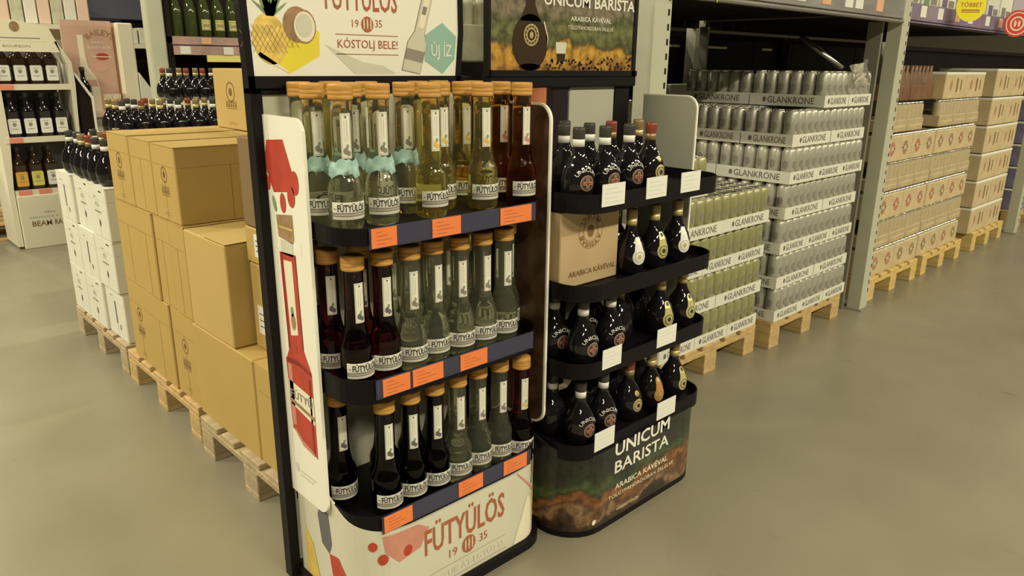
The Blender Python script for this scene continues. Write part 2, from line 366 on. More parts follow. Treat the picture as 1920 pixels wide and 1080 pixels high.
# ------------------------------------------------------------ cardboard boxes
def carton(name, label, x0, x1, y0, y1, z0, z1, m, cat='box', logo=None, group=None, seam=True, sticker=None, rz=0.):
    t = thing(name, label, cat, ((x0+x1)/2, (y0+y1)/2, z0), rz, group)
    a, b, h = (x1-x0)/2, (y1-y0)/2, z1-z0
    g = .004
    MB().box(-a+.001, a-.001, -b+.002, b-.002, 0.001, h-.001, c=g).obj('carton_body', m, t)
    if seam:   # flaps: a thin double layer along the top, split in the middle of the box
        MB().box(-a, -.0015, -b+.001, b-.001, h-.0025, h).box(.0015, a, -b+.001, b-.001, h-.0025, h).obj('top_flap', m, t)
        A = Art(on_x(-a+.001)); A.rect(-b+.01, h*.74, b-.01, h*.743, M_brownink if m is not M_white else M_greyink)
        A.rect(-.0008, 0.01, .0008, h*.74, M_brownink if m is not M_white else M_greyink)
        A.obj('fold_line', t)
        A = Art(on_y(-b+.002)); A.rect(-a+.01, h*.74, a-.01, h*.743, M_brownink if m is not M_white else M_greyink); A.rect(-.0008, .01, .0008, h*.74, M_brownink if m is not M_white else M_greyink); A.obj('fold_line', t)
    if logo:
        A = Art(on_x(-a+.001)); w = b*.62
        if logo == 'wheel':
            A.ring(0, h*.62, w*.34, w*.40, M_brownink); A.ell(0, h*.62, w*.16, w*.16, M_brownink); A.rect(-w*.5, h*.44, w*.5, h*.455, M_brownink)
            A.rect(-w*.55, h*.47, w*.55, h*.475, M_brownink)
            for k in range(5): A.rect(-w*.5+k*w*.21, h*.37, -w*.5+k*w*.21+w*.13, h*.43, M_brownink)
            A.rect(-w*.5, h*.345, w*.5, h*.355, M_brownink); A.rect(-w*.3, h*.12, w*.3, h*.125, M_brownink); A.rect(-w*.4, h*.09, w*.4, h*.095, M_brownink)
        elif logo == 'small':
            A.rect(-w*.6, h*.5, w*.5, h*.53, M_greyink); A.ell(w*.1, h*.3, w*.16, h*.07, M_slate); A.rect(w*.5, h*.90, w*.95, h*.93, M_ink); A.rect(-w*.5, h*.78, -w*.1, h*.80, M_greyink)
            A.text('0.7 L', -w*.35, h*.62, w*.35, h*.70, M_greyink)
        elif logo == 'bar':
            A.rect(-.009, h*.3, .009, h*.75, M_slate); A.ell(w*.5, h*.25, w*.13, h*.06, M_greyink); A.rect(-w*.7, h*.83, -w*.3, h*.85, M_greyink)
        A.obj('printed_logo', t)
    if sticker:
        A = Art(on_x(-a+.001)); u0, v0, u1, v1 = sticker; A.rect(u0, v0, u1, v1, M_whitetag, 2)
        for k in range(3): A.rect(u0+.01, v0+(v1-v0)*(.25+.22*k), u1-.02, v0+(v1-v0)*(.25+.22*k)+.004, M_slate, 3)
        A.obj('shipping_label', t)
    return t
Z1, Z2, Z3, Z4 = PZ+.001, .490, .832, 1.105
rowsB = [  # (x0, y0, y1, z0, z1, mat, logo, label)
    (.905, 3.09, 3.34, Z1, Z2, M_card, 'wheel', 'brown cardboard box on the pallet beside the white cartons, bottom tier'),
    (.900, 2.84, 3.085, Z1, Z2, M_card, None, 'plain brown cardboard box in the bottom tier, second from the white cartons'),
    (.905, 2.60, 2.835, Z1, Z2, M_card, 'wheel', 'brown box with wheel logo in the bottom tier, third from the white cartons'),
    (.895, 2.11, 2.595, Z1, Z2, M_card, None, 'wide plain brown box in the bottom tier under the open-topped box'),
    (.895, 1.80, 2.105, Z1, Z2, M_card, None, 'brown box at the near end of the bottom tier behind the black post'),
    (.905, 3.08, 3.34, Z2, Z3, M_card, None, 'brown cardboard box in the middle tier nearest the white cartons'),
    (.900, 2.905, 3.075, Z2, Z3, M_card, None, 'narrow brown box in the middle tier, second from the white cartons'),
    (.905, 2.745, 2.90, Z2, Z3, M_card, None, 'narrow brown box in the middle tier, third from the white cartons'),
    (.900, 2.585, 2.74, Z2, Z3, M_card, None, 'narrow brown box in the middle tier behind the open-topped box'),
    (.895, 2.235, 2.575, Z2, Z3, M_card3, None, 'large plain brown box with lifted lid flap, before the sticker boxes'),
    (.905, 3.075, 3.335, Z3, Z4, M_card, 'wheel', 'brown top-tier box with printed logo beside the black bottles'),
    (.905, 2.835, 3.07, Z3, Z4-.003, M_card, None, 'plain brown top-tier box between the two logo boxes'),
    (.903, 2.60, 2.83, Z3, Z4-.005, M_card, 'wheel', 'brown top-tier box with large printed wheel logo, nearest the camera'),
]
for x0, y0, y1, z0, z1, mm, lg, lab in rowsB:
    big = y1-y0 > .33
    t = carton('cardboard_box', lab, x0, x0+(.055 if False else .38), y0, y1, z0, z1, mm, logo=lg, seam=not big)
    if 'lifted lid' in lab:
        MB().add([(-.19, -.168, z1-z0+.002), (.19, -.168, z1-z0+.012), (.19, 0, z1-z0+.003), (-.19, 0, z1-z0+.003)], [(0, 1, 2, 3)]).obj('lid_flap', M_card3, t)
# back rows of the pile, seen over the top
k = 0
for x0 in (1.29, 1.68):
    for y0, y1 in ((3.08, 3.335), (2.84, 3.075), (2.60, 2.835)):
        carton('cardboard_box', ['brown box forming the flat top of the pile, behind its far corner', 'brown box forming the flat top of the pile, under the single upper box', 'brown box on the pile top beside the dark brown box', 'brown box at the rear of the pile top behind the stand, far', 'brown box at the rear of the pile top behind the stand, middle', 'brown box at the rear of the pile top behind the stand, near'][k], x0, x0+.38, y0, y1, Z3, Z4-.002*(k % 3), M_card3, seam=(x0 < 1.5)); k += 1
MB_core = thing('cardboard_box', 'large brown carton hidden in the core of the brown box pile', 'box', (1.29, 2.30, Z1))
MB().box(0, .76, .30, 1.02, 0, Z3-Z1-.002, c=.004).obj('carton_body', M_card, MB_core)
carton('cardboard_box', 'single pale brown box standing on top of the pile near the black bottles', 1.33, 1.72, 2.93, 3.26, Z4, Z4+.245, M_card3, logo='wheel', seam=False)
carton('cardboard_box', 'brown box with a large white sticker low beside the black post', .965, 1.36, 1.90, 2.225, Z2, .775, M_card, seam=False, sticker=(-.128, .055, .05, .150))
carton('cardboard_box', 'flat brown box with a white sticker under the dark brown box', .962, 1.36, 1.895, 2.23, .776, .891, M_card, seam=False, sticker=(-.105, .025, .05, .098))
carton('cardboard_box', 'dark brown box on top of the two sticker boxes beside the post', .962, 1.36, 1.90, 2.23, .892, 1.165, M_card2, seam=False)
# white cartons
n = 0
for r in range(3):
    for c in range(3):
        y0 = 3.475+c*.267; jz = .236
        x0 = .905+(.012 if (r, c) in ((0, 0), (2, 1)) else 0)
        carton('white_carton', 'white carton with small black print, %s tier, %s column seen from the brown boxes' % (('bottom', 'middle', 'top')[r], ('nearest', 'middle', 'farthest')[c]),
               x0, x0+.38, y0, y0+.262, Z1+r*jz, Z1+(r+1)*jz-.001, M_white, logo=('bar', 'small', 'small')[(r*2+c) % 3])
for i, (x0, y0, w, l, h, lab) in enumerate([(1.31, 3.475, .50, .79, .705, 'white carton bulk behind the white cartons on the same pallet'),
        (1.26, 4.45, .80, .55, .965, 'tall white carton block carrying the first far group of black bottles'),
        (1.72, 5.02, .85, .40, 1.13, 'white carton ledge carrying the higher far group of black bottles')]):
    t = carton('white_carton', lab, x0, x0+w, y0, y0+l, Z1 if i == 0 else 0, (Z1+h) if i == 0 else h, M_white, seam=False)

# ------------------------------------------------------------ tall fruit liqueur bottle
FB_R = .0395
fprof = [(0, .004), (.032, 0), (.038, .004), (FB_R, .012), (FB_R, .098), (.0378, .106), (.034, .114), (.0300, .124), (.0268, .140), (.0248, .158), (.0240, .180), (.0240, .280), (.0256, .283), (.0256, .290), (0, .290)]
def prof_r(prof, z):
    for (r0, z0), (r1, z1) in zip(prof, prof[1:]):
        if z0 <= z <= z1 and z1 > z0: return r0+(r1-r0)*(z-z0)/(z1-z0)
    return prof[-2][0]
def wrap(prof):  # print around a lathe, u = arc length, 0 looks to -y
    def fn(u, v, l):
        r = prof_r(prof, v)+E0*l+.0003; rr = max(prof_r(prof, v), .01); a = u/rr; return (r*sin(a), -r*cos(a), v)
    return fn
def wrapc(R):
    def fn(u, v, l):
        r = R+E0*l+.0003; a = u/R; return (r*sin(a), -r*cos(a), v)
    return fn
G_MESH = {k: MB().lathe(fprof, 28).mesh('glass', mm) for k, mm in dict(clear=M_gclear, yellow=M_gyellow, amber=M_gamber, red=M_gred, purple=M_gpurple, dark=M_gdark).items()}
cap_me = MB().lathe([(0, .284), (.0262, .284), (.0273, .286), (.0273, .2925), (.0264, .2935), (.0273, .2945), (.0273, .3015), (.0266, .3025), (.0273, .3035), (.0273, .313), (.0258, .317), (0, .3172)], 28).mesh('cap', M_cap)
A = Art(wrapc(FB_R), .012); A.rect(-.046, .0275, .046, .066, M_paper, 1)
A.rect(-.046, .0335, .046, .0435, M_labgrey, 2); A.rect(-.040, .0375, .040, .0385, M_paper, 3)
A.rect(-.046, .0300, .046, .0306, M_labgrey, 2)
A.text('FÜTYÜLÖS', -.032, .0450, .032, .0645, M_ink, 3, .02)
for sgn in (-1, 1): A.rect(sgn*.0385-.002, .050, sgn*.0385+.002, .053, M_labgrey, 3)
blab_me = A.mesh('body_label')
def neck_label(fm):
    A = Art(wrapc(.0244), .009); A.rect(-.0115, .160, .0115, .256, M_paper, 1); A.frame(-.0100, .1625, .0100, .2535, .0007, M_labgrey, 2)
    A.ell(0, .2485, .0022, .0028, M_slate, 2, 8); A.rect(-.0035, .196, -.0028, .243, M_glassp, 2); A.rect(.0015, .198, .0035, .243, M_glassp, 2)
    A.ell(-.002, .176, .0055, .0075, fm, 2, 10); A.ell(.004, .171, .0045, .006, fm, 3, 10); A.ell(.002, .186, .003, .005, M_leafp, 3, 8)
    return A.mesh('neck_label')
nlab = {k: neck_label(mm) for k, mm in dict(clear=M_greyink, yellow=M_ochre, amber=M_rose, red=M_ochre, purple=M_slate, dark=M_slate).items()}
def teal_collar():
    mb = MB(); n = 22
    rnd = random.Random(3); vs = []
    for j, (z, r0) in enumerate(((.122, .0330), (.130, .0310), (.140, .0290), (.149, .0272), (.156, .0262))):
        for i in range(n): a = 2*pi*i/n; rr = r0+rnd.uniform(0, .005)*(1 if j in (1, 2, 3) else .4); vs.append((rr*cos(a), rr*sin(a), z+rnd.uniform(-.006, .006)))
    mb.add(vs, [(j*n+i, j*n+(i+1) % n, (j+1)*n+(i+1) % n, (j+1)*n+i) for j in range(4) for i in range(n)], 0, True)
    return mb.mesh('paper_collar', M_teal)
collar_me = teal_collar()
COLN = dict(clear='clear', yellow='yellowish', amber='amber', red='red', purple='dark purple', dark='black')
def fruit_bottle(x, y, z, kind, label, group, rz=-.12, collar=False):
    t = thing('liqueur_bottle', label, 'bottle', (x, y, z), rz, group)
    link('glass', G_MESH[kind], t); link('cap', cap_me, t); link('neck_label', nlab[kind], t); link('body_label', blab_me, t)
    if collar: link('paper_collar', collar_me, t)
    return t

# ------------------------------------------------------------ display stands: shared pieces
def path_pts(x0, x1, yf, yb, r, n=8):
    P = [(x0, yb), (x0, (yb+yf+r)/2), (x0, yf+r)]
    P += [(x0+r-r*cos(pi/2*i/n), yf+r-r*sin(pi/2*i/n)) for i in range(1, n+1)]
    m = 10; P += [(x0+r+(x1-x0-2*r)*i/m, yf) for i in range(1, m)]
    P += [(x1-r+r*sin(pi/2*i/n), yf+r-r*cos(pi/2*i/n)) for i in range(0, n+1)]
    P += [(x1, (yb+yf+r)/2), (x1, yb)]
    return P
class Path:
    def __init__(s, *a):
        s.P = path_pts(*a); s.S = [0]
        for p, q in zip(s.P, s.P[1:]): s.S.append(s.S[-1]+hypot(q[0]-p[0], q[1]-p[1]))
        s.N = []
        for i in range(len(s.P)):
            a = s.P[max(i-1, 0)]; b = s.P[min(i+1, len(s.P)-1)]; d = (b[0]-a[0], b[1]-a[1]); L = hypot(*d); s.N.append((d[1]/L*-1*-1, -d[0]/L))
        # outward normal: to the right of travel direction is outside
        s.N = [(dy_, dx_) for dy_, dx_ in s.N]
    def at(s, t, off):
        t = max(0, min(s.S[-1], t)); i = 0
        while i < len(s.S)-2 and s.S[i+1] < t: i += 1
        k = (t-s.S[i])/max(1e-9, s.S[i+1]-s.S[i]); p, q = s.P[i], s.P[i+1]; n0, n1 = s.N[i], s.N[i+1]
        nx = n0[0]+(n1[0]-n0[0])*k; ny = n0[1]+(n1[1]-n0[1])*k
        return (p[0]+(q[0]-p[0])*k+nx*off, p[1]+(q[1]-p[1])*k+ny*off)
    def fn(s, s0, base=0.):
        def f(u, v, l): x, y = s.at(s0+u, base+E0*l); return (x, y, v)
        return f
    def wall(s, mb, z0, ztop, th, mi=0):
        n = len(s.P); vs = []
        for i, p in enumerate(s.P):
            zt = ztop(s.S[i], s.S[-1]) if callable(ztop) else ztop; nx, ny = s.N[i]
            vs += [(p[0], p[1], z0), (p[0], p[1], zt), (p[0]-nx*th, p[1]-ny*th, zt), (p[0]-nx*th, p[1]-ny*th, z0)]
        fs = [(4*i+a, 4*i+b, 4*(i+1)+b, 4*(i+1)+a) for i in range(n-1) for a, b in ((0, 1), (1, 2), (2, 3), (3, 0))]
        fs += [(0, 1, 2, 3), (4*n-4, 4*n-3, 4*n-2, 4*n-1)]
        return mb.add(vs, fs, mi)
    def slab(s, mb, z0, z1, inset=0., mi=0):
        return mb.prism([(p[0]-n[0]*inset, p[1]-n[1]*inset) for p, n in zip(s.P, s.N)], 'z', z0, z1, mi)
def price_tag(parent, x0, x1, z0, z1, y, m, name='price_tag'):
    mb = MB().box(x0, x1, y-.002, y, z0, z1)
    o = mb.obj(name, m, parent)
    return o
def tag_print(tags, y, m):
    A = Art(on_y(y-.002))
    return A

# ============================================================ STAND 1 (fruit liqueur)
X0, X1, YF, YB = .805, 1.434, 1.355, 1.70
stand = thing('liqueur_display_stand', 'black display stand with white fruit printed panels and three bottle trays', 'display stand', (0, 0, 0))
def post(parent, x0, x1, y0, y1, z1, m=M_blk): return MB().box(x0, x1, y0, y1, 0, z1, c=.003).obj('post', m, parent)
post(stand, .772, .800, 1.685, 1.725, 1.62); post(stand, 1.405, 1.430, 1.69, 1.73, 1.34)
MB().box(.772, 1.430, 1.685, 1.725, 1.305, 1.346, c=.003).obj('cross_bar', M_blk, stand)
MB().prism([(.785, 1.695), (1.42, 1.695), (1.42, 1.715), (.785, 1.715)], 'z', .05, 1.31).obj('back_panel', M_panel, stand)
MB().box(.80, 1.43, 1.7165, 1.7235, .05, 1.31).obj('back_board', M_blk, stand)
hd = MB().prism([(.779, 1.347), (1.367, 1.347), (1.378, 1.46), (1.370, 1.88), (.782, 1.88), (.773, 1.5)], 'y', 1.680, 1.698).obj('header_panel', M_paneledge, stand)
MB().prism([(1.366, 1.32), (1.382, 1.32), (1.394, 1.46), (1.385, 1.90), (1.370, 1.90), (1.378, 1.46)], 'y', 1.676, 1.702).prism([(.765, 1.32), (.781, 1.32), (.776, 1.5), (.784, 1.90), (.768, 1.90), (.758, 1.5)], 'y', 1.676, 1.702).box(.765, 1.385, 1.676, 1.702, 1.88, 1.90).box(.765, 1.385, 1.676, 1.702, 1.32, 1.3465).obj('header_frame', M_blk, stand)
A = Art(on_y(1.680))
A.poly([(.791, 1.392), (.869, 1.352), (.950, 1.393), (.952, 1.448), (.908, 1.475), (.85, 1.44)], M_lemon, 1)
A.poly([(.791, 1.392), (.80, 1.40), (.86, 1.362), (.869, 1.352)], M_cream, 2)
A.ell(.826, 1.428, .042, .056, M_pine, 2, 20, .12)
for k in range(-5, 6):
    for s_ in (-1, 1):
        u, v = .826+k*.012, 1.428; L = .030 if abs(k) < 3 else .018
        A.poly([(u-s_*L*.6-.0006, v-L), (u-s_*L*.6+.0006, v-L), (u+s_*L*.6+.0006, v+L), (u+s_*L*.6-.0006, v+L)], M_coco, 3)
for a_, L in ((-.9, .055), (-.5, .08), (-.15, .095), (.2, .10), (.55, .085), (.95, .055), (-.3, .11), (.4, .115)):
    A.poly([(.830-.009, 1.478), (.830+.009, 1.478), (.830+.006+sin(a_)*L*.6, 1.478+cos(a_)*L*.6), (.830+sin(a_)*L, 1.478+cos(a_)*L)], M_leafp, 3)
A.ell(.896, 1.462, .036, .040, M_coco, 2); A.ell(.914, 1.458, .030, .038, M_coco, 3); A.ell(.914, 1.458, .027, .034, M_cream, 4); A.ell(.913, 1.460, .021, .026, M_glassp, 5)
A.poly([(.965, 1.420), (1.045, 1.352), (1.17, 1.352), (1.13, 1.372), (1.07, 1.352+.028)], M_glassp, 1)
A.text('FÜTYÜLÖS', .972, 1.500, 1.178, 1.575, M_rust, 2, .012)
A.text('19', 1.043, 1.462, 1.062, 1.480, M_rust); A.text('35', 1.110, 1.464, 1.130, 1.482, M_rust)
A.ell(1.087, 1.470, .018, .019, M_rust, 2, 12)
for k in (-1, 0, 1): A.ell(1.087+k*.010, 1.471, .0018, .014, M_cream, 3, 10)
A.rect(.995, 1.4435, 1.178, 1.4455, M_rust); A.rect(.995, 1.3975, 1.178, 1.3995, M_rust)
A.text('KÓSTOLJ BELE!', 1.000, 1.407, 1.176, 1.438, M_rust, 2, .004)
# bottle drawing, tilted
def tilt(u, v): # bottle local: v along axis from base
    return (1.216+u*.985+v*.30, 1.356+v*.97-u*.18)
for pts, mm, L in (([(-.030, 0), (.030, 0), (.031, .075), (.017, .105), (.016, .24), (-.016, .24), (-.017, .105), (-.031, .075)], M_greyink, 2),
                   ([(-.0285, .0015), (.0285, .0015), (.0295, .075), (.0155, .103), (.0145, .24), (-.0145, .24), (-.0155, .103), (-.0295, .075)], M_panel, 3),
                   ([(-.029, .03), (.029, .03), (.0295, .058), (-.0295, .058)], M_labgrey, 4), ([(-.010, .115), (.010, .115), (.010, .20), (-.010, .20)], M_cream, 4),
                   ([(-.007, .150), (.006, .150), (.006, .170), (-.007, .170)], M_greyink, 5)):
    A.poly([tilt(*p) for p in pts], mm, L)
A.hexa(1.318, 1.421, .072, .072, M_tealp, 1, pi/6) if False else A.poly([(1.262, 1.385), (1.322, 1.352), (1.364, 1.390), (1.371, 1.450), (1.323, 1.484), (1.264, 1.450)], M_tealp, 1)
A.text('ÚJ ÍZ', 1.284, 1.388, 1.354, 1.436, M_wtext, 3, .004)
A.obj('printed_artwork', hd)
# side panel, left
def rounded(y0, y1, z0, z1, r, side):
    P = []
    for cy, cz, a0 in ((y0+r, z1-r, pi/2), (y0+r, z0+r, pi)):
        P += [(cy+r*cos(a0+pi/2*i/6), cz+r*sin(a0+pi/2*i/6)) for i in range(7)]
    return P+[(y1, z0), (y1, z1)]
sp = MB().prism(rounded(1.500, 1.692, .282, 1.262, .035, 0), 'x', .794, .802).obj('side_panel', M_paneledge, stand)
A = Art(on_x(.794))
def sy(pts): return [(-y, z) for y, z in pts]
A.poly(sy([(1.672, 1.205), (1.592, 1.212), (1.552, 1.13), (1.575, 1.095), (1.655, 1.085), (1.692, 1.152)]), M_redh, 1)
for y, z, a, b in ((1.548, 1.118, .018, .028), (1.570, 1.085, .018, .026), (1.680, 1.105, .012, .018), (1.612, 1.065, .014, .024)): A.ell(-y, z, a, b, M_redh, 2, 12)
A.ell(-1.655, 1.058, .008, .020, M_leafp, 2, 10, .3)
A.poly(sy([(1.652, 1.032), (1.572, 1.042), (1.570, .985), (1.578, .972), (1.648, .980)]), M_coco, 1)
A.rect(-1.640, .94, -1.580, .975, M_glassp, 1)
A.poly(sy([(1.650, .943), (1.570, .947), (1.563, .71), (1.640, .695)]), M_redh, 1)
A.poly(sy([(1.632, .925), (1.590, .928), (1.585, .745), (1.622, .735)]), M_cream, 2); A.ell(-1.604, .775, .012, .022, M_coco, 3, 10); A.ell(-1.606, .800, .008, .014, M_leafp, 3, 8)
A.poly(sy([(1.640, .695), (1.563, .71), (1.532, .66), (1.530, .43), (1.652, .474), (1.660, .66)]), M_redh, 1)
M_dred = mat('deep_red_print', (.26, .03, .02), .5)
A.poly(sy([(1.644, .940), (1.638, .940), (1.632, .70), (1.640, .697)]), M_dred, 2); A.poly(sy([(1.574, .946), (1.570, .946), (1.563, .71), (1.569, .709)]), M_dred, 2)
A.poly(sy([(1.658, .668), (1.600, .676), (1.534, .660), (1.534, .652), (1.600, .664), (1.658, .658)]), M_dred, 2); A.poly(sy([(1.652, .655), (1.632, .655), (1.628, .49), (1.648, .484)]), M_rose, 2); A.poly(sy([(1.550, .64), (1.541, .64), (1.541, .44), (1.550, .443)]), M_dred, 2)
A.poly(sy([(1.640, .470), (1.600, .44), (1.545, .432), (1.545, .442), (1.600, .456), (1.640, .482)]), M_rose, 2); A.rect(-1.640, 1.003, -1.576, 1.008, M_ochre, 2)
A.poly(sy([(1.655, .61), (1.532, .595), (1.531, .522), (1.652, .545)]), M_cream, 2); A.text('FÜTYÜ', -1.645, .565, -1.538, .592, M_labgrey, 4, .01)
A.poly(sy([(1.655, .562), (1.532, .545), (1.531, .534), (1.654, .552)]), M_coco, 3)
A.text('füstölj', -1.63, .385, -1.58, .398, M_glassp) if False else None
A.ell(-1.645, .362, .010, .014, M_glassp, 1, 10); A.rect(-1.63, .355, -1.55, .361, M_glassp, 1); A.rect(-1.63, .343, -1.565, .349, M_glassp, 1)
for k in range(6): A.rect(-1.690+.03*k, .30+.13*k, -1.689+.03*k, .33+.13*k, M_glassp, 1)
A.obj('printed_artwork', sp)
# right side panel of stand 1
# trays
def tray(parent, x0, x1, yf, yb, zf, ztop, r, rail=None, railm=M_navy):
    p = Path(x0, x1, yf, yb, r); mb = MB(); p.slab(mb, zf-.008, zf, .002)
    p.wall(mb, zf-.022, ztop, .004)
    t = mb.obj('tray', M_trayblk, parent)
    if rail: MB().box(rail[0], rail[1], yf-.004, yf-.0005, rail[2], rail[3]).box(rail[0], rail[1], yf-.0055, yf-.004, rail[2], rail[2]+.003).obj('price_rail', railm, t)
    return t
FL = (1.018, .640, .262)
TG = [((.865, .931), (1.030, 1.115), (1.243, 1.352)), ((.878, .955), (.963, 1.055), (1.11, 1.20)), ((.866, .950), (1.10, 1.185), (1.262, 1.352))]
for fl, tg in zip(FL, TG):
    lt = 1.035 if fl > 1 else (.678 if fl > .5 else .318)
    t = tray(stand, X0+.002, X1-.002, YF+.006, YB-.008, fl, lt, .085, (.862, 1.370, lt-.046, lt))
    for a, b in tg:
        g = price_tag(t, a, b, lt-.044, lt-.001, YF+.0015, M_orange)
        # faint print on the tag
    A = Art(on_y(YF-.0005))
    for a, b in tg:
        for k in range(4):
            A.rect(a+.012, lt-.037+k*.009, a+.012+(b-a)*(.35, .62, .45, .25)[k], lt-.0355+k*.009, M_rust, 1)
    A.obj('price_print', t)
# base with printed wrap
pb = Path(X0, X1, YF, YB-.02, .095)
def basetop(s, S_):
    k = min(s, S_-s)/(S_/2); e = max(0, 1-k*1.35); side = .345 if s < S_/2 else .300
    return .262+(side-.262)*min(1, e*1.35)**1.6
mb = MB(); pb.wall(mb, .028, basetop, .006); base = mb.obj('base_wrap', M_panel, stand)
mb = MB(); Path(X0-.012, X1+.012, YF-.016, YB+.02, .10).slab(mb, 0, .028); mb.obj('plinth', M_blk, stand)
mb = MB(); pb.slab(mb, .03, .235, .02); mb.obj('base_core', M_blk, stand)
s_front = pb.S[10]   # where x = X0+r on the front
A = Art(pb.fn(0), .02)
def bu(x): return s_front+(x-(X0+.095))
A.text('FÜTYÜLÖS', bu(.985), .148, bu(1.265), .242, M_rust, 3, .014)
A.text('19', bu(1.065), .105, bu(1.092), .130, M_rust, 3); A.text('35', bu(1.172), .105, bu(1.20), .130, M_rust, 3)
A.ell(bu(1.133), .118, .024, .027, M_rust, 3, 14)
for k in (-1, 0, 1): A.ell(bu(1.133)+k*.012, .119, .0025, .019, M_panel, 4, 10)
A.rect(bu(1.00), .083, bu(1.27), .0845, M_greyink, 3); A.text('HÚZZUK ÁT EGYÜTT!', bu(.985), .050, bu(1.26), .075, M_glassp, 3); A.rect(bu(1.00), .040, bu(1.27), .0415, M_greyink, 3)
A.poly([(bu(.862), .262), (bu(.965), .255), (bu(1.00), .232), (bu(.972), .185), (bu(.905), .172), (bu(.868), .215)], M_rose, 2)
for x, v, a in ((.838, .236, .012), (.862, .196, .014), (.932, .195, .014)): A.ell(bu(x), v, a, a*1.15, M_redh, 3, 10)
A.poly([(.13, .305), (.16, .27), (.17, .19), (.155, .155), (.12, .17), (.105, .25)], M_slate, 2)
A.poly([(.155, .155), (.20, .165), (.245, .12), (.25, .03), (.19, .03), (.165, .10)], M_redh, 2)
A.poly([(.03, .18), (.07, .14), (.10, .03), (.03, .03)], M_ochre, 2)
A.poly([(bu(1.356), .17), (bu(1.300), .03), (bu(1.304), .03), (bu(1.360), .17)], M_glassp, 2); A.poly([(bu(1.30), .03), (bu(1.356), .17), (bu(1.385), .15), (bu(1.385), .03)], M_cream, 1)
A.poly([(bu(1.31), .262), (bu(1.315), .262), (bu(1.41), .165), (bu(1.40), .160)], M_rose, 2)
A.poly([(bu(1.395), .08), (bu(1.385), .16), (bu(1.41), .18), (bu(1.44), .12), (bu(1.43), .07)], M_ochre, 2)
A.ell(bu(1.40), .25, .022, .03, M_coco, 3, 12); A.ell(bu(1.385), .215, .010, .016, M_leafp, 3, 10)
A.obj('printed_artwork', base)

# bottles of stand 1
TN = ('top', 'middle', 'lowest')
rowsF = [
    [('clear', .870, 1.462, 1), ('clear', .966, 1.462, 1), ('yellow', 1.110, 1.460, 0), ('yellow', 1.276, 1.460, 0), ('amber', 1.390, 1.436, 0),
     ('clear', .848, 1.545, 1), ('clear', 1.094, 1.543, 1), ('yellow', 1.280, 1.545, 0), ('amber', 1.391, 1.518, 0),
     ('clear', .868, 1.640, 1), ('clear', .955, 1.560, 1), ('clear', 1.035, 1.615, 0), ('yellow', 1.190, 1.525, 0), ('yellow', 1.19, 1.615, 0), ('amber', 1.365, 1.600, 0), ('amber', 1.28, 1.645, 0), ('yellow', .96, 1.66, 0)],
    [('purple', .872, 1.452, 0), ('purple', .950, 1.450, 0), ('clear', 1.030, 1.450, 0), ('clear', 1.108, 1.458, 0), ('clear', 1.187, 1.450, 0), ('clear', 1.266, 1.450, 0), ('clear', 1.344, 1.450, 0), ('clear', 1.405, 1.505, 0),
     ('purple', .860, 1.545, 0), ('purple', .945, 1.545, 0), ('clear', 1.03, 1.545, 0), ('clear', 1.125, 1.57, 0), ('clear', 1.23, 1.56, 0), ('clear', 1.33, 1.56, 0), ('purple', .862, 1.64, 0)],
    [('dark', .940, 1.450, 0), ('dark', 1.020, 1.452, 0), ('dark', 1.099, 1.452, 0), ('clear', 1.177, 1.452, 0), ('clear', 1.256, 1.458, 0), ('clear', 1.332, 1.452, 0), ('red', 1.392, 1.425, 0),
     ('dark', .876, 1.565, 0), ('dark', 1.00, 1.55, 0), ('dark', 1.09, 1.55, 0), ('clear', 1.17, 1.55, 0), ('clear', 1.26, 1.56, 0)],
]
ORD = ('first', 'second', 'third', 'fourth', 'fifth', 'sixth', 'seventh', 'eighth')
for ti, row in enumerate(rowsF):
    cnt = {}
    nfront = (9, 8, 7)[ti]
    fr = sorted(row[:nfront], key=lambda b: b[1])
    for j, (kd, x, y, cl) in enumerate(row):
        if j < nfront:
            i = fr.index(row[j]); n_ = nfront
            pos = ('leftmost' if i == 0 else 'rightmost' if i == n_-1 else ORD[i]+' from the left') + ', front row'
            lab = '%s liqueur bottle, fruit stand, %s tray, %s' % (COLN[kd], TN[ti], pos)
        else:
            o_ = sorted(row[nfront:], key=lambda b: b[1]).index(row[j])
            lab = '%s liqueur bottle, fruit stand, %s tray, back rows, %s from the left' % (COLN[kd], TN[ti], ORD[o_])
        gp = 'liqueur bottles on the %s tray' % TN[ti]
        fruit_bottle(x, y, FL[ti]+.0005, kd, lab, gp, rz=random.uniform(-.30, .0), collar=bool(cl))

# ============================================================ round black bottle
uprof = [(0, .003), (.026, 0), (.034, .005), (.042, .020), (.0465, .040), (.0475, .055), (.0455, .075), (.039, .096), (.029, .113), (.0205, .127), (.0168, .140), (.0155, .152), (.0155, .168), (0, .168)]
ubody = MB().lathe(uprof, 32).mesh('glass', M_bblk)
def ucap(m): return MB().lathe([(0, .166), (.0158, .166), (.0170, .169), (.0170, .194), (.0155, .199), (0, .2)], 24).mesh('cap', m)
ucaps = {'b': ucap(M_capblk), 'r': ucap(M_capred), 'g': ucap(M_capgold)}
def band(m): return MB().lathe([(.0150, .149), (.0162, .149), (.0168, .170), (.0150, .170)], 24).mesh('neck_band', m)
ubands = {'b': band(M_whitetag), 'r': band(M_capgold), 'g': band(M_gold)}
A = Art(wrap(uprof), .008)
M_epk = mat('emblem_rose', (.50, .28, .20), .45); A.ring(0, .056, .0190, .0210, M_epk, 2); A.ell(0, .056, .0172, .0172, M_epk, 2)
A.ell(0, .056, .0160, .0160, M_ink, 3); A.rect(-.0045, .0430, .0045, .0690, M_epk, 4); A.rect(-.0130, .0515, .0130, .0605, M_epk, 4)
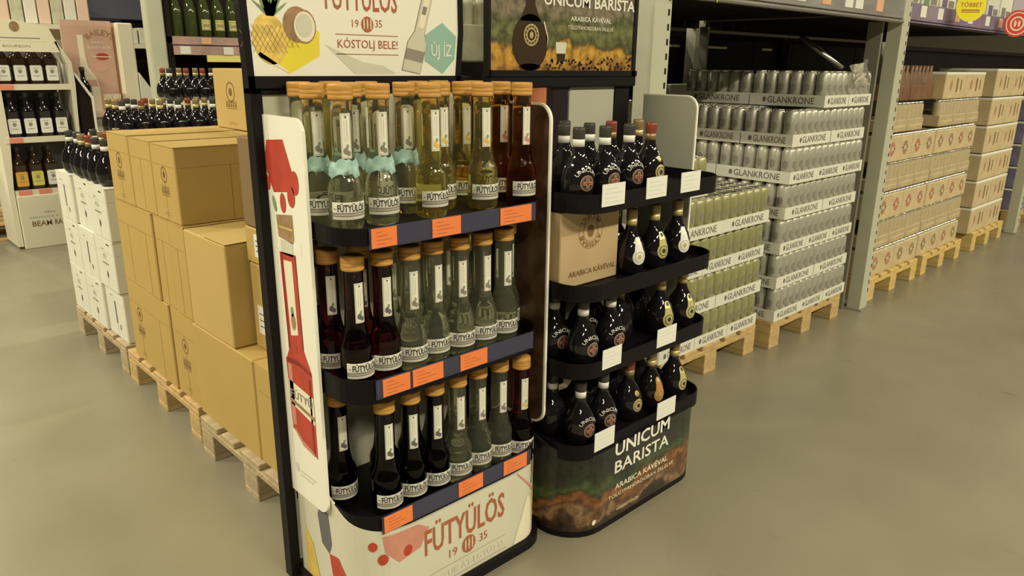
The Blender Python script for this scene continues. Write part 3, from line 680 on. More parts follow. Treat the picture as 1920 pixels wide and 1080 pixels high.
M_ecr = mat('emblem_brown_red', (.25, .06, .035), .45); A.rect(-.0024, .0450, .0024, .0670, M_ecr, 5); A.rect(-.0110, .0538, .0110, .0582, M_ecr, 5)
uem = A.mesh('emblem')
A = Art(wrap(uprof), .006); A.text('UNICUM', 0, 0, 0, .0100, M_wtext, 2, .0, arc=(0, .052, .034, -.95, .95)); ulet = A.mesh('lettering')
def gold_emblem(m1, m2, big):
    A = Art(wrap(uprof), .008)
    q = 1.12 if big else 1.0; A.ell(0, .060, .0205*q, .0215*q, m1, 2); A.ring(0, .060, .014, .016, m2, 3); A.ell(0, .060, .007, .007, m2, 3)
    if big: A.poly([(-.017, .072), (.017, .072), (.009, .110), (-.009, .110)], m1, 2); A.ell(0, .108, .0085, .0085, m1, 3); A.ell(0, .108, .005, .006, m2, 4)
    else: A.ell(0, .098, .0085, .0085, m1, 2); A.ring(0, .098, .004, .005, m2, 3)
    return A.mesh('emblem')
gem = gold_emblem(M_gold, M_ink, False); gem2 = gold_emblem(M_goldfoil, M_ink, True); gem3 = gold_emblem(M_whitetag, M_goldfoil, True); gem4 = gold_emblem(mat('amber_label', (.45, .22, .06), .4), M_gold, True)  # gem3 paints the highlight on the drop label as white
def herb_bottle(x, y, z, kind, label, group, rz=-.1, s=1.):
    """kind: cap letter + emblem number, e.g. b0 r1 g2"""
    t = thing('herb_liqueur_bottle', label, 'bottle', (x, y, z), rz, group); c, e = kind[0], kind[1]
    if s != 1: t.scale = (s, s, s)
    link('glass', ubody, t); link('cap', ucaps[c], t); link('neck_band', ubands[c], t)
    if e == '0': link('emblem', uem, t); link('lettering', ulet, t)
    elif e in '1234': link('emblem', {'1': gem, '2': gem2, '3': gem3, '4': gem4}[e], t)
    return t

# ============================================================ STAND 2 (herb liqueur)
U0, U1, VF, VB = 1.456, 2.125, 1.255, 1.632
st2 = thing('coffee_liqueur_display_stand', 'black display stand with coffee landscape print and four trays of round bottles', 'display stand', (0, 0, 0))
post(st2, 1.735, 1.808, 1.655, 1.685, 1.35, mat('plum_black_post', (.018, .008, .012), .35)); post(st2, 2.038, 2.118, 1.655, 1.685, 1.66)
MB().box(1.455, 2.13, 1.640, 1.672, 1.312, 1.352, c=.003).obj('cross_bar', M_blk, st2)
h2 = MB().box(1.460, 2.100, 1.640, 1.652, 1.362, 1.88).obj('header_panel', M_scene, st2)
MB().box(1.450, 1.4605, 1.636, 1.656, 1.345, 1.90).box(2.100, 2.118, 1.636, 1.656, 1.345, 1.90).box(1.455, 2.128, 1.636, 1.656, 1.345, 1.3625).box(1.455, 2.128, 1.636, 1.656, 1.88, 1.90).obj('header_frame', M_blk, st2)
A = Art(on_y(1.640))
M_botp = mat('printed_bottle', (.045, .026, .014), .3)
A.ell(1.618, 1.440, .073, .080, M_botp, 1, 26); A.poly([(1.575, 1.50), (1.661, 1.50), (1.637, 1.545), (1.633, 1.64), (1.603, 1.64), (1.599, 1.545)], M_botp, 1)
A.ell(1.618, 1.372, .045, .010, M_botp, 1)
A.poly([(1.672, 1.50), (1.690, 1.455), (1.688, 1.43), (1.693, 1.455), (1.676, 1.502)], M_cream, 2)
A.ring(1.622, 1.462, .026, .031, M_gold, 2); A.ring(1.622, 1.462, .016, .021, M_gold, 2); A.ell(1.622, 1.462, .008, .010, M_gold, 3)
for k in range(12): a = k*pi/6; A.ell(1.622+.0235*cos(a), 1.462+.0235*sin(a), .0022, .0022, M_gold, 3, 6)
A.text('UNICUM BARISTA', 1.672, 1.548, 2.100, 1.582, M_wtext, 3, .02)
A.text('ARABICA KÁVÉVAL', 1.790, 1.508, 1.982, 1.526, M_wtext, 3, .01)
A.text('TÖLGYFAHORDÓBAN ÉRLELVE', 1.778, 1.484, 1.994, 1.498, M_cream, 3)
A.poly([(1.732, 1.386), (1.768, 1.386), (1.774, 1.445), (1.726, 1.445)], M_glassp, 2); A.poly([(1.733, 1.388), (1.767, 1.388), (1.770, 1.412), (1.730, 1.412)], M_botp, 3)
rb = random.Random(5)
for k in range(80):
    u = rb.uniform(1.69, 2.10); v = 1.366+rb.random()**1.7*.045*(.5+.8*(u-1.6)); A.ell(u, v, .0055, .0035, M_botp, 2, 8, rb.uniform(-1, 1))
A.obj('printed_artwork', h2)
MB().prism([(1.815, .30), (2.036, .30), (2.036, 1.315), (1.84, 1.315), (1.822, 1.308), (1.815, 1.29)], 'y', 1.658, 1.666).obj('back_panel', mat('grey_back_panel', (.46, .45, .37), .5), st2)
MB().box(1.46, 1.812, 1.640, 1.650, .30, 1.12).obj('back_board', M_blk, st2)
# side panels
def side2(x0, x1, name='side_panel', z0=.36): return MB().prism(rounded(1.405, 1.625, z0, 1.288, .045, 0), 'x', x0, x1).obj(name, M_paneledge, st2)
lp = MB().prism(rounded(1.378, 1.600, .36, 1.283, .045, 0), 'x', 1.441, 1.449).obj('side_panel', M_paneledge, st2)
A = Art(on_x(1.441)); P = rounded(1.384, 1.600, .367, 1.277, .040, 0)
A.poly(sy(P), M_coffee, 1); A.obj('coffee_print', lp)
rp = side2(2.158, 2.166, z0=.45)
A = Art(lambda u, v, l: (2.158-E0*l, -u, v)); A.poly(sy(rounded(1.409, 1.622, .455, 1.284, .040, 0)), mat('grey_panel_face', (.42, .42, .34), .5), 1); A.obj('panel_face', rp)
FU = (1.022, .775, .545, .288)
TU = [((1.520, 1.615), (1.712, 1.808), (1.88, 1.98)), (), ((1.555, 1.64), (1.815, 1.915)), ((1.537, 1.628), (1.843, 1.943))]
for i, (fl, tg) in enumerate(zip(FU, TU)):
    lt = fl+.030 if i == 0 else fl+.026
    t = tray(st2, U0, U1+.01, VF+.006, VB-.008, fl, lt, .085)
    zc = (fl+.026) if i else 1.048
    for a, b in tg: price_tag(t, a, b, zc-.030, zc+.030, VF+.0055, M_whitetag)
    if tg:
        A = Art(on_y(VF+.0035))
        for a, b in tg:
            for k in range(4): A.rect(a+.01, zc-.020+k*.012, b-.012-(k % 2)*.02, zc-.0185+k*.012, M_glassp, 1)
        A.obj('price_print', t)
p2 = Path(U0-.01, U1+.005, VF, VB, .13)
mb = MB(); p2.wall(mb, .02, lambda s, S_: .272+.10*max(0, 1-min(s, S_-s)/(S_*.28)), .006); b2 = mb.obj('base_wrap', M_scene_dark, st2)
mb = MB(); Path(U0-.01, U1+.005, VF, VB, .13).slab(mb, 0, .02); mb.obj('plinth', M_blk, st2)
mb = MB(); p2.slab(mb, .02, .262, .02); mb.obj('base_core', M_blk, st2)
A = Art(on_y(VF))
A.text('UNICUM', 1.632, .235, 1.912, .280, M_wtext, 2, .02); A.text('BARISTA', 1.634, .176, 1.914, .218, M_wtext, 2, .012)
A.text('ARABICA KÁVÉVAL', 1.640, .118, 1.915, .142, M_cream, 2, .01); A.text('TÖLGYFAHORDÓBAN ÉRLELVE', 1.610, .092, 1.950, .108, M_cream, 2)
A.text('KESERŰ LIKŐR', 1.655, .040, 1.765, .050, M_cream, 2); A.ell(1.545, .045, .009, .009, M_cream, 2, 12)
A.obj('lettering', b2)
# kraft showcard
sc = thing('kraft_showcard', 'kraft brown showcard box with round coffee stamp between the upper trays', 'sign', (0, 0, 0))
MB().box(1.463, 1.715, 1.352, 1.50, .776, .996, c=.003).obj('card_body', mat('kraft_card', (.50, .36, .20), .7, var=.05), sc)
A = Art(on_y(1.352))
A.ring(1.588, .930, .050, .0515, M_brownink, 1); A.ring(1.588, .930, .030, .0315, M_brownink, 1); A.ell(1.588, .930, .014, .018, M_brownink, 1)
A.text('BARISTA', 0, 0, 0, .014, M_brownink, 2, .01, arc=(1.588, .930, .034, pi+1.3, pi-1.3)); A.text('UNICUM', 0, 0, 0, .014, M_brownink, 2, .01, arc=(1.588, .930, .034, -1.0, 1.0))
A.text('ARABICA KÁVÉVAL', 1.500, .806, 1.705, .826, M_brownink, 2, .01); A.obj('printed_stamp', sc)
# bottles of stand 2
UN = ('top', 'second', 'third', 'lowest')
rowsU = [
    [('b0', 1.515, 1.345), ('b0', 1.612, 1.335), ('b0', 1.722, 1.338), ('r1', 1.822, 1.338), ('b9', 1.560, 1.44), ('b9', 1.655, 1.43), ('r9', 1.765, 1.44), ('g9', 1.895, 1.44), ('b9', 1.66, 1.53), ('g9', 1.545, 1.555)],
    [('g3', 1.765, 1.345), ('g2', 1.880, 1.345), ('g3', 2.000, 1.345), ('g9', 1.82, 1.45)],
    [('b0', 1.545, 1.330), ('b0', 1.668, 1.330), ('r9', 1.765, 1.375), ('g2', 1.925, 1.335), ('g2', 2.045, 1.335), ('b0', 1.528, 1.428), ('b0', 1.660, 1.435), ('b9', 1.755, 1.48), ('r9', 1.855, 1.44), ('b9', 1.58, 1.52), ('g9', 1.96, 1.45)],
    [('b0', 1.548, 1.330), ('b0', 1.652, 1.330), ('r1', 1.785, 1.335), ('g4', 1.905, 1.338), ('g2', 2.035, 1.338), ('b9', 1.532, 1.430), ('b9', 1.65, 1.435), ('b9', 1.745, 1.435), ('g9', 1.86, 1.45), ('g9', 1.98, 1.45)],
]
KN = {'0': 'with red cross', '1': 'with gold seal', '2': 'with gold drop label', '3': 'with glare-white drop label', '4': 'with amber label', '9': 'behind the front row'}
CN = {'b': 'black capped', 'r': 'red capped', 'g': 'gold capped'}
NF = (4, 3, 5, 5)
for ti, row in enumerate(rowsU):
    for j, (kd, x, y) in enumerate(row):
        if j < NF[ti]: pos = ('leftmost' if j == 0 else 'rightmost' if j == NF[ti]-1 else ORD[j]+' from left')+' in front'
        else: pos = 'rear %s from the left' % ORD[sorted([b[1] for b in row[NF[ti]:]]).index(x)]
        herb_bottle(x, y, FU[ti]+.0005, kd, '%s bottle %s, coffee stand, %s tray, %s' % (CN[kd[0]], KN[kd[1]], UN[ti], pos) if j < NF[ti] else 'round %s bottle, %s tray of coffee stand, %s' % (CN[kd[0]], UN[ti], pos),
                    'round bottles on the %s tray' % UN[ti], rz=random.uniform(-.28, -.02))

# round bottles on the left stacks
def cluster(pts, z, where, group, kinds, nc=3):
    for i, (x, y) in enumerate(pts):
        herb_bottle(x, y, z, kinds[i % len(kinds)], 'round black bottle %s, row %s, %s from the aisle' % (where, ('one', 'two', 'three', 'four', 'five', 'six')[i//nc], ORD[i % nc]), group, rz=random.uniform(.9, 2.4))
cluster([(.955+c*.105+random.uniform(-.006, .006), 3.56+r*.108) for r in range(6) for c in range(3)], Z1+.708, 'on the white cartons', 'black bottles on the white cartons', ['b9', 'g9', 'r9', 'b9'])
cluster([(1.33+c*.100, 4.52+r*.12) for r in range(3) for c in range(7)], .966, 'on the tall white block', 'black bottles on the tall white block', ['b9', 'r9', 'g9', 'b9', 'g9'], 7)
cluster([(1.80+c*.105, 5.08+r*.12) for r in range(2) for c in range(7)], 1.131, 'on the highest white ledge', 'black bottles on the highest ledge', ['b9', 'r9', 'r9', 'g9', 'g9'], 7)

# ============================================================ beer can trays
CR = .0330
def can_mesh(m):
    mb = MB().lathe([(0, .002), (.024, 0), (.026, .003), (CR, .014), (CR, .148), (.0268, .160)], 14, 0)
    mb.lathe([(.0268, .160), (.0275, .166), (.0262, .168), (.0250, .163), (0, .162)], 14, 1)
    a = []
    for sgn in (0, -pi/2):
        vs = []
        for k in range(5):
            q = sgn+(-.40+.20*k); h = .020*math.sqrt(max(0, 1-((k-2)/2.3)**2))
            vs += [((CR+.0004)*sin(q), -(CR+.0004)*cos(q), .088-h), ((CR+.0004)*sin(q), -(CR+.0004)*cos(q), .088+h)]
        mb.add(vs, [(2*k, 2*k+2, 2*k+3, 2*k+1) for k in range(4)], 2)
    return mb.mesh('beer_can', [m, M_rim, mat('can_mid_print', (.24, .23, .185), .4)])
CANS = {'s': can_mesh(M_silver), 'y': can_mesh(M_ycan)}
def tray_mesh(lx, ly):
    h = .058; t = .003
    mb = MB().box(0, lx, 0, ly, 0, t).box(0, lx, 0, t, t, h).box(0, lx, ly-t, ly, t, h).box(0, t, t, ly-t, t, h).box(lx-t, lx, t, ly-t, t, h)
    A = Art(on_y(0)); w = lx*(.62 if lx > .3 else .66); c = lx*.56
    A.text('GLANKRONE', c-w/2, .014, c+w/2, .046, M_canink, 1, .012); A.ell(c-w/2-.018, .030, .010, .013, M_canink, 1, 10)
    B = Art(lambda u, v, l: (-E0*l, ly-u, v)); w = ly*.62; c = ly*.56
    B.text('GLANKRONE', c-w/2, .014, c+w/2, .046, M_canink, 1, .012); B.ell(c-w/2-.018, .030, .010, .013, M_canink, 1, 10)
    for a in (A, B):
        o = len(mb.v); mb.v += a.mb.v; mb.f += [[o+i for i in f] for f in a.mb.f]; mb.mi += [1]*len(a.mb.f); mb.sm += [False]*len(a.mb.f)
    return mb.mesh('cardboard_tray', [M_white, M_canink])
TRAYS = {}
def beer_pack(x, y, z, orient, kind, vis, label, group):
    """orient 'w': 0.40 along x; 'd': 0.40 along y. vis: letters f (front row of cans), l (left column), t (all)"""
    lx, ly = (.402, .270) if orient == 'w' else (.270, .402); nx, ny = (6, 4) if orient == 'w' else (4, 6)
    if (lx, ly) not in TRAYS: TRAYS[(lx, ly)] = tray_mesh(lx, ly)
    t = thing('beer_can_pack', label, 'beer pack', (x, y, z), random.uniform(-.006, .006), group)
    link('cardboard_tray', TRAYS[(lx, ly)], t)
    for i in range(nx):
        for j in range(ny):
            if 't' in vis or ('f' in vis and j == 0) or ('l' in vis and i == 0):
                link('beer_can', CANS[kind], t, (.0345+i*(lx-.069)/(nx-1), .0345+j*(ly-.069)/(ny-1), .0035))
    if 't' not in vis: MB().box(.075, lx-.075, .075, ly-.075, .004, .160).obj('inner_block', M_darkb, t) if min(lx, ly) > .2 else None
    return t
PH = .1745
LAY = ('bottom', 'second', 'third', 'fourth', 'fifth', 'sixth', 'top')
# silver stack, x 3.40..4.21, y 1.68..2.88
for L in range(7):
    z = PZ+.001+L*PH; wide = L % 2 == 1 if L < 6 else False
    jx = random.uniform(-.006, .006); jy = random.uniform(-.006, .004)
    if L == 6:
        for k, x in enumerate((3.67, 3.945)):
            beer_pack(x, 1.675, z, 'd', 's', 'fl', 'silver beer can pack on the top layer of the silver stack, %s' % ('left corner' if k == 0 else 'beside the rack upright'), 'silver beer packs')
        beer_pack(3.67, 2.085, z, 'd', 's', 'l', 'silver beer can pack on the top layer, behind the corner pack', 'silver beer packs')
        t = thing('beer_can', 'lone can standing at the rear left of the silver stack top', 'can', (3.425, 2.52, z)); link('can_body', CANS['s'], t)
        continue
    if wide:
        for k in range(2):
            beer_pack(3.405+jx+k*.406, 1.68+jy, z, 'w', 's', 'fl' if k == 0 else 'f', 'silver beer can pack, %s layer of the silver stack, front, %s of two' % (LAY[L], ('left', 'right')[k]), 'silver beer packs')
        ys = [(1.957, 'w'), (2.232, 'w'), (2.507, 'w')]
    else:
        for k in range(3):
            beer_pack(3.405+jx+k*.272, 1.68+jy, z, 'd', 's', 'fl' if k == 0 else 'f', 'silver beer can pack, %s layer of the silver stack, front, %s of three' % (LAY[L], ('left', 'middle', 'right')[k]), 'silver beer packs')
        ys = [(2.086, 'd'), (2.492, 'd')]
    for k, (yy, o_) in enumerate(ys):
        beer_pack(3.405+jx, yy+jy, z, o_, 's', ('lt' if L == 5 else 'l'), 'silver beer can pack, %s layer of the silver stack, left side, %s behind the corner' % (LAY[L], ORD[k]), 'silver beer packs')
for k, y in enumerate((1.957, 2.232, 2.507)):
    beer_pack(3.815, y, PZ+.001+5*PH, 'w', 's', 't' if k else 'f', 'silver beer can pack, sixth layer of the silver stack, right side, %s behind the corner' % ORD[k], 'silver beer packs')
t = thing('shrink_wrap', 'clear torn shrink wrap hanging on the silver beer stack top right', 'plastic film')
mb = MB(); rs = random.Random(2); vs = []
for i in range(7):
    for j in range(5): vs.append((3.905+i*.035+rs.uniform(-.006, .006), 1.666-.018*sin(i*1.3+j)+rs.uniform(-.004, .004), 1.262+j*.032+.006*i))
mb.add(vs, [(5*i+j, 5*i+j+1, 5*i+j+6, 5*i+j+5) for i in range(6) for j in range(4) if not (1 <= i <= 3 and j < 1)], 0, True); mb.obj('film', M_film, t)
# olive gold stack, x 2.52..3.32, y 1.72..2.92
for L in range(4):
    z = PZ+.001+L*PH; wide = L % 2 == 1; jx = random.uniform(-.006, .006); jy = random.uniform(-.005, .005)
    top = L == 3
    if wide:
        g = [(2.515+k*.406, 1.725+j*.274, 'w') for j in range(4) for k in range(2)]
    else: g = [(2.515+k*.272, 1.725+j*.406, 'd') for j in range(3) for k in range(3)]
    per = 2 if wide else 3
    for q, (x, y, o_) in enumerate(g):
        j = q//per; k = q % per
        if not top and j > 0: continue
        beer_pack(x+jx, y+jy, z, o_, 'y', 't' if top else 'f', 'olive gold beer can pack, %s layer of the gold stack, %s%s' % (LAY[L] if L < 3 else 'upper', ('front' if j == 0 else ORD[j]+' row back'), ', %s' % (('left', 'right')[k] if per == 2 else ('left', 'middle', 'right')[k])), 'olive gold beer packs')
beer_pack(2.565, 1.76, PZ+.001+4*PH, 'd', 'y', 't', 'single olive gold beer can pack on top, beside the coffee stand', 'olive gold beer packs')
beer_pack(2.565, 2.18, PZ+.001+4*PH, 'd', 'y', 'fl', 'olive gold beer can pack on top of the gold stack, behind the single front pack', 'olive gold beer packs')

# cream beer packs in the second bay (too small to pick single cans)
def cream_pack(x0, x1, y0, y1, z0, z1, label, style, group):
    t = thing('beer_carton', label, 'beer pack', (x0, y0, z0), 0, group); w, d, h = x1-x0, y1-y0, z1-z0
    mm = M_bronze if style in 'lp' else (M_brownpk if style == 'b' else M_bronze2)
    MB().box(.002, w-.002, .002, d, 0, h-.020 if style not in 'cb' else h*.42, c=.005).obj('carton_body', mm, t)
    n = max(3, int(round(w/.067))); mb = MB()
    for i in range(n):
        cx = .034+i*(w-.068)/(n-1)
        if style == 'c': mb.lathe([(.032, h*.3), (.032, h-.026), (.026, h-.014), (.0265, h-.006), (0, h-.010)], 10, 0, True, (cx, .036, 0)).lathe([(.027, h-.016), (.029, h-.005), (.026, h-.003)], 10, 1, True, (cx, .036, 0))
        elif style == 'b': mb.lathe([(.030, 0), (.030, h*.62), (.012, h*.85), (.013, h-.004), (0, h-.002)], 8, 0, True, (cx, .030, 0))
        else: mb.lathe([(.026, h-.021), (.0265, h-.006), (0, h-.009)], 10, 0, True, (cx, .034, 0))
    for j in range(1, 4):
        for i in range(n):
            if style == 'l': mb.lathe([(.026, h-.021), (.0265, h-.006), (0, h-.009)], 8, 0, True, (.034+i*(w-.068)/(n-1), .034+j*.067, 0))
    if style != 'p': o = mb.obj('can_row', [M_brownpk if style == 'b' else (M_bronze2 if style == 'c' else M_rim), M_rim], t); o['kind'] = 'stuff'
    else: MB().box(0, w, 0, d, h-.022, h-.004, c=.004).obj('lid', M_paper, t)
    A = Art(on_y(0.002)); B = Art(lambda u, v, l: (.002-E0*l, -u, v))
    if style == 'l':
        k = 2 if w > .3 else 1
        for q in range(k): A.ell(w*(q+.5)/k, h*.46, .040, .043, M_logored if random.random() < .45 else mat('tan_brown_print', (.34, .22, .12), .6), 1, 12); A.ell(w*(q+.5)/k, h*.46, .026, .012, M_bronze, 2, 10); A.rect(w*(q+.5)/k-.06, h*.46-.004, w*(q+.5)/k+.06, h*.46+.004, M_bronze2, 1)
    elif style == 'c': A.rect(.02, h*.16, w-.02, h*.24, M_bronze, 1)
    elif style == 'p':
        A.ell(w*.3, h*.5, .02, .035, M_logored, 1, 10); A.rect(w*.55, h*.25, w*.62, h*.75, M_brownink, 1); A.rect(w*.75, h*.3, w*.80, h*.7, M_brownink, 1)
    if A.mats: A.obj('printed_logo', t)
    return t
H2 = .1745
for L in range(7):
    z = PZ+.001+L*H2
    st_ = 'l' if L % 2 == 0 else 'c'
    w = .40 if L % 2 == 0 else .2667
    for side, xb in (('left', 4.60), ('right', 5.42)):
        n_ = 2 if w == .40 else 3
        for k in range(n_):
            if L == 5 and side == 'left' and k == 2: continue
            if L == 6 and side == 'left': continue
            lab = 'cream beer pack right of the rack upright, %s layer, %s pallet, %s' % (LAY[L], 'first' if side == 'left' else 'second', ('left', 'right')[k] if n_ == 2 else ('left', 'middle', 'right')[k])
            cream_pack(xb+k*(w+.003), xb+k*(w+.003)+w, 1.70, 2.10, z, z+H2-.002, lab, st_ if L != 6 else 'p', 'cream beer packs of the second rack bay')
t0 = PZ+.001+6*H2
for k in range(2): cream_pack(4.62+k*.40, 5.01+k*.40, 1.76, 2.10, t0, t0+.21, 'brown bottle pack on the top of the cream stack, %s, beside the rack upright' % ('left', 'right')[k], 'b', 'brown bottle packs on top')
# pale taller packs, third stack
for L in range(6):
    z = PZ+.001+L*.208
    for k in range(2):
        cream_pack(6.50+k*.405, 6.90+k*.405, 1.70, 2.1, z, z+.205, 'pale carton pack with light lid, third stack, %s layer, %s' % (LAY[L] if L < 5 else 'top', ('left', 'right')[k]), 'p', 'pale carton packs of the third stack')
for L in range(5):
    z = PZ+.001+L*.2
    t = cream_pack(7.98, 8.75, 1.72, 2.2, z, z+.197, 'violet drink pack at the far right edge, %s layer' % LAY[L], 'p', 'violet packs at the right edge')
    t.children[0].data = t.children[0].data.copy(); t.children[0].data.materials[0] = M_bluepk

# ============================================================ rack
def upright(x0, y0, label, z1=2.3, w=.10):
    t = thing('rack_upright', label, 'rack upright', (x0, y0, 0))
    MB().box(0, w, 0, .004, 0, z1).box(0, .004, .004, .07, 0, z1).box(w-.004, w, .004, .07, 0, z1).box(.0, .022, .0701, .0741, 0, z1).box(w-.022, w, .0701, .0741, 0, z1).obj('column', M_steel, t)
    MB().box(-.02, w+.02, -.02, .09, 0, .006).obj('foot_plate', M_steelsh, t)
    mb = MB(); z = .1
    while z < z1-.05: mb.box(w-.020, w-.010, -.0008, 0, z, z+.022); z += .05
    o = mb.obj('slot_row', M_blk, t); return t
upright(2.245, 1.665, 'pale steel rack upright with slots right of the coffee stand')
upright(4.400, 1.640, 'pale steel rack upright between silver and cream beer stacks')
upright(7.62, 1.640, 'pale steel rack upright at the far right before the violet packs')
for x, lab in ((2.245, 'rear rack upright behind the gold beer stack'), (4.40, 'rear rack upright behind the silver beer stack'), (7.62, 'rear rack upright behind the pale packs')): upright(x, 2.92, lab)
MB_side = thing('rack_side_panel', 'grey steel side frame beside the silver beer stack', 'rack panel', (4.32, 1.70, 0))
MB().box(.03, .05, .02, .10, 0, 1.62, c=.002).obj('side_plate', M_steelsh, MB_side); MB().box(.03, .05, 1.10, 1.16, 0, 1.62, c=.002).obj('side_plate', M_steelsh, MB_side)
def beam(x0, x1, label, m1, ntag):
    t = thing('rack_beam', label, 'rack beam', (x0, 1.648, 1.615))
    MB().box(0, x1-x0, .004, .045, 0, .11, c=.004).obj('beam_body', M_steelsh, t)
    MB().box(0, x1-x0, -.006, .003, .020, .106).box(0, x1-x0, -.012, .003, .004, .012).obj('price_strip', m1, t)
    MB().box(0, x1-x0, -.014, .003, -.004, .004).obj('lower_lip', M_rim if m1 is M_beam else M_darkb, t)
    r_ = random.Random(ntag)
    for k in range(ntag):
        x = .12+(x1-x0-.3)*k/ntag+r_.uniform(-.05, .05)
        MB().box(x, x+.085, -.009, -.0065, .038, .098).obj('price_tag', (M_whitetag, M_whitetag, mat('peach_tag', (.75, .42, .25), .5))[k % 3], t)
    return t
beam(2.35, 4.40, 'silver rack beam with clear price strip above the silver beer stack', M_beam, 9)
beam(4.505, 7.62, 'purple rack beam with price strip above the cream beer packs', M_purple, 10)
for x0, x1, lab in ((2.35, 4.40, 'shelf deck above the silver and gold beer stacks'), (4.505, 7.62, 'shelf deck above the cream beer packs')):
    t = thing('shelf_deck', lab, 'shelf', (x0, 1.70, 1.66))
    n_ = int((x1-x0)/.15)
    me = MB().box(0, .145, 0, 1.2, 0, .02).mesh('deck_panel', M_darkb)
    for k in range(n_): link('deck_panel', me, t, (k*(x1-x0)/n_, 0, 0))
    MB().box(0, x1-x0, 1.2, 1.25, -.045, .065).obj('rear_beam', M_darkb, t)
k = 0
for x in [2.40+.29*i for i in range(7)]+[4.55+.30*i for i in range(10)]:
    t = thing('shelf_carton', 'pale drink carton on the upper rack shelf, %s from the coffee stand' % (ORD[k] if k < 8 else ('ninth', 'tenth', 'eleventh', 'twelfth', 'thirteenth', 'fourteenth', 'fifteenth', 'sixteenth', 'seventeenth')[k-8]), 'carton', (x, 1.72, 1.681), 0, 'cartons on the upper rack shelf')
    h = .22+.05*((k*7) % 3); MB().box(0, .27, 0, .38, 0, h, c=.004).obj('carton_body', (M_white, M_paper, mat('lilac_carton', (.50, .44, .52), .5), M_white)[k % 4], t)
    A = Art(on_y(0)); A.rect(.03, .05, .12, .12, (M_purple, M_greyink, M_leafp)[k % 3], 1); A.rect(.14, .06, .24, .10, M_greyink, 1); A.obj('printed_label', t); k += 1
def round_sign(x, y, z, r, m, mat2, words, label):
    t = thing('price_sign', label, 'sign', (x, y, z), -.8)
    P = [(r*cos(2*pi*i/28), r*sin(2*pi*i/28)) for i in range(28)]; MB().prism(P, 'y', -.002, .002).obj('sign_disc', m, t)
    A = Art(on_y(-.002))
    if words: A.text(words[0], -r*.72, -.005, r*.72, r*.28, mat2, 1, .01); A.rect(-r*.6, -r*.30, r*.6, -r*.22, mat2, 1); A.rect(-r*.6, -.035, r*.62, -.030, mat2, 1)
    else: A.ring(0, 0, r*.42, r*.55, M_pinkl, 1); A.ell(-r*.15, 0, r*.10, r*.25, M_pinkl, 1); A.ell(r*.15, 0, r*.10, r*.25, M_pinkl, 1); A.ring(0, 0, r*.78, r*.86, M_pinkl, 1)
    A.obj('lettering', t); MB().tube([(0, .003, -.02), (.03, .10, -.04)], .006).obj('clip', M_steelsh, t)
round_sign(5.08, 1.53, 1.73, .085, M_yellow, M_rust, ('TÖBBET',), 'round yellow sign reading TÖBBET on the purple rack beam')
round_sign(6.06, 1.53, 1.675, .085, M_redsign, M_pinkl, None, 'round red sign with ring symbol at the right edge of the beam')
t = thing('hanging_sign', 'small olive diamond sign tip hanging before the silver beam', 'sign', (2.575, 1.628, 1.66))
MB().prism([(-.04, .0), (0, -.055), (.04, 0), (.03, .06), (-.03, .06)], 'y', 0, .003).obj('sign_plate', mat('olive_sign', (.42, .40, .08), .5), t)
# dark sheets stand in for the unlit void behind the rack
t = thing('dark_void_panel', 'dark sheets for the unlit void behind the gold and silver beer stacks', 'rack panel', (2.4, 3.06, 0))
for k in range(21): MB().box(k*.60, k*.60+.592, 0, .02, 0.02, 1.6, c=.002).obj('void_sheet', M_dark, t)
MB().box(0, 12.5, -.03, -.005, 1.56, 1.60).box(1.0, 1.06, -.045, -.005, .02, 1.6).box(2.1, 2.16, -.045, -.005, .02, 1.6).box(3.4, 3.46, -.045, -.005, .02, 1.6).obj('backing_frame', M_darkb, t)
mb = MB()
for a, b in ((1.45, 1.52), (1.70, 2.02), (2.3, 2.6), (3.1, 3.25)): mb.box(a, b, -.012, -.001, 1.50, 1.515)
mb.obj('reflection_strip', M_rim, t)  # pale strips painted where lights reflect in the dark
t = thing('pallet_goods', 'pale wrapped goods with red band low behind the gold beer stack', 'carton', (4.60, 2.84, .0)); MB().box(-.55, -.20, 0, .06, .146, 1.27, c=.004).obj('carton_body', M_beige, t); A = Art(on_y(0)); A.rect(-.32, 1.17, -.22, 1.20, M_redsign); A.rect(-.5, 1.18, -.35, 1.20, M_greyink); A.obj('printed_band', t)
t = thing('diagonal_brace', 'slanted steel brace rod behind the silver beer stack top', 'rack brace'); MB().tube([(4.04, 2.02, 1.54), (4.10, 1.80, 1.375)], .015).obj('rod', M_rim, t)
for k, x in enumerate((2.40, 2.52)):
    pass

# ============================================================ far left displays
def whisky_bottle_meshes(m, lm):
    g = MB().box(-.040, .040, -.032, .032, 0, .185, 0, .012).lathe([(.036, .18), (.030, .200), (.016, .215), (.014, .27), (0, .27)], 14).mesh('glass', m)
    c = MB().lathe([(0, .262), (.0165, .262), (.0165, .295), (0, .297)], 12).mesh('cap', M_capblk)
    A = Art(on_y(-.032)); A.poly([(-.034, .04), (-.028, .034), (.028, .034), (.034, .04), (.034, .124), (.028, .130), (-.028, .130), (-.034, .124)], lm, 1)
    A.ell(0, .092, .012, .013, M_labgrey, 2, 12); A.rect(-.020, .062, .020, .066, M_greyink, 2); A.rect(-.018, .112, .018, .115, M_greyink, 2)
    return g, c, A.mesh('front_label')
WB = {'w': whisky_bottle_meshes(M_whisky, M_whitetag), 'd': whisky_bottle_meshes(M_whiskyd, M_whitetag), 'o': whisky_bottle_meshes(M_whisky, mat('orange_label', (.80, .42, .05), .5)), 'l': whisky_bottle_meshes(M_whisky, mat('lime_label', (.68, .66, .12), .5))}
def whisky(x, y, z, k, label, group, s=1.):
    t = thing('whisky_bottle', label, 'bottle', (x, y, z), 0, group); t.scale = (s, s, s)
    for n_, me in zip(('glass', 'cap', 'front_label'), WB[k]): link(n_, me, t)
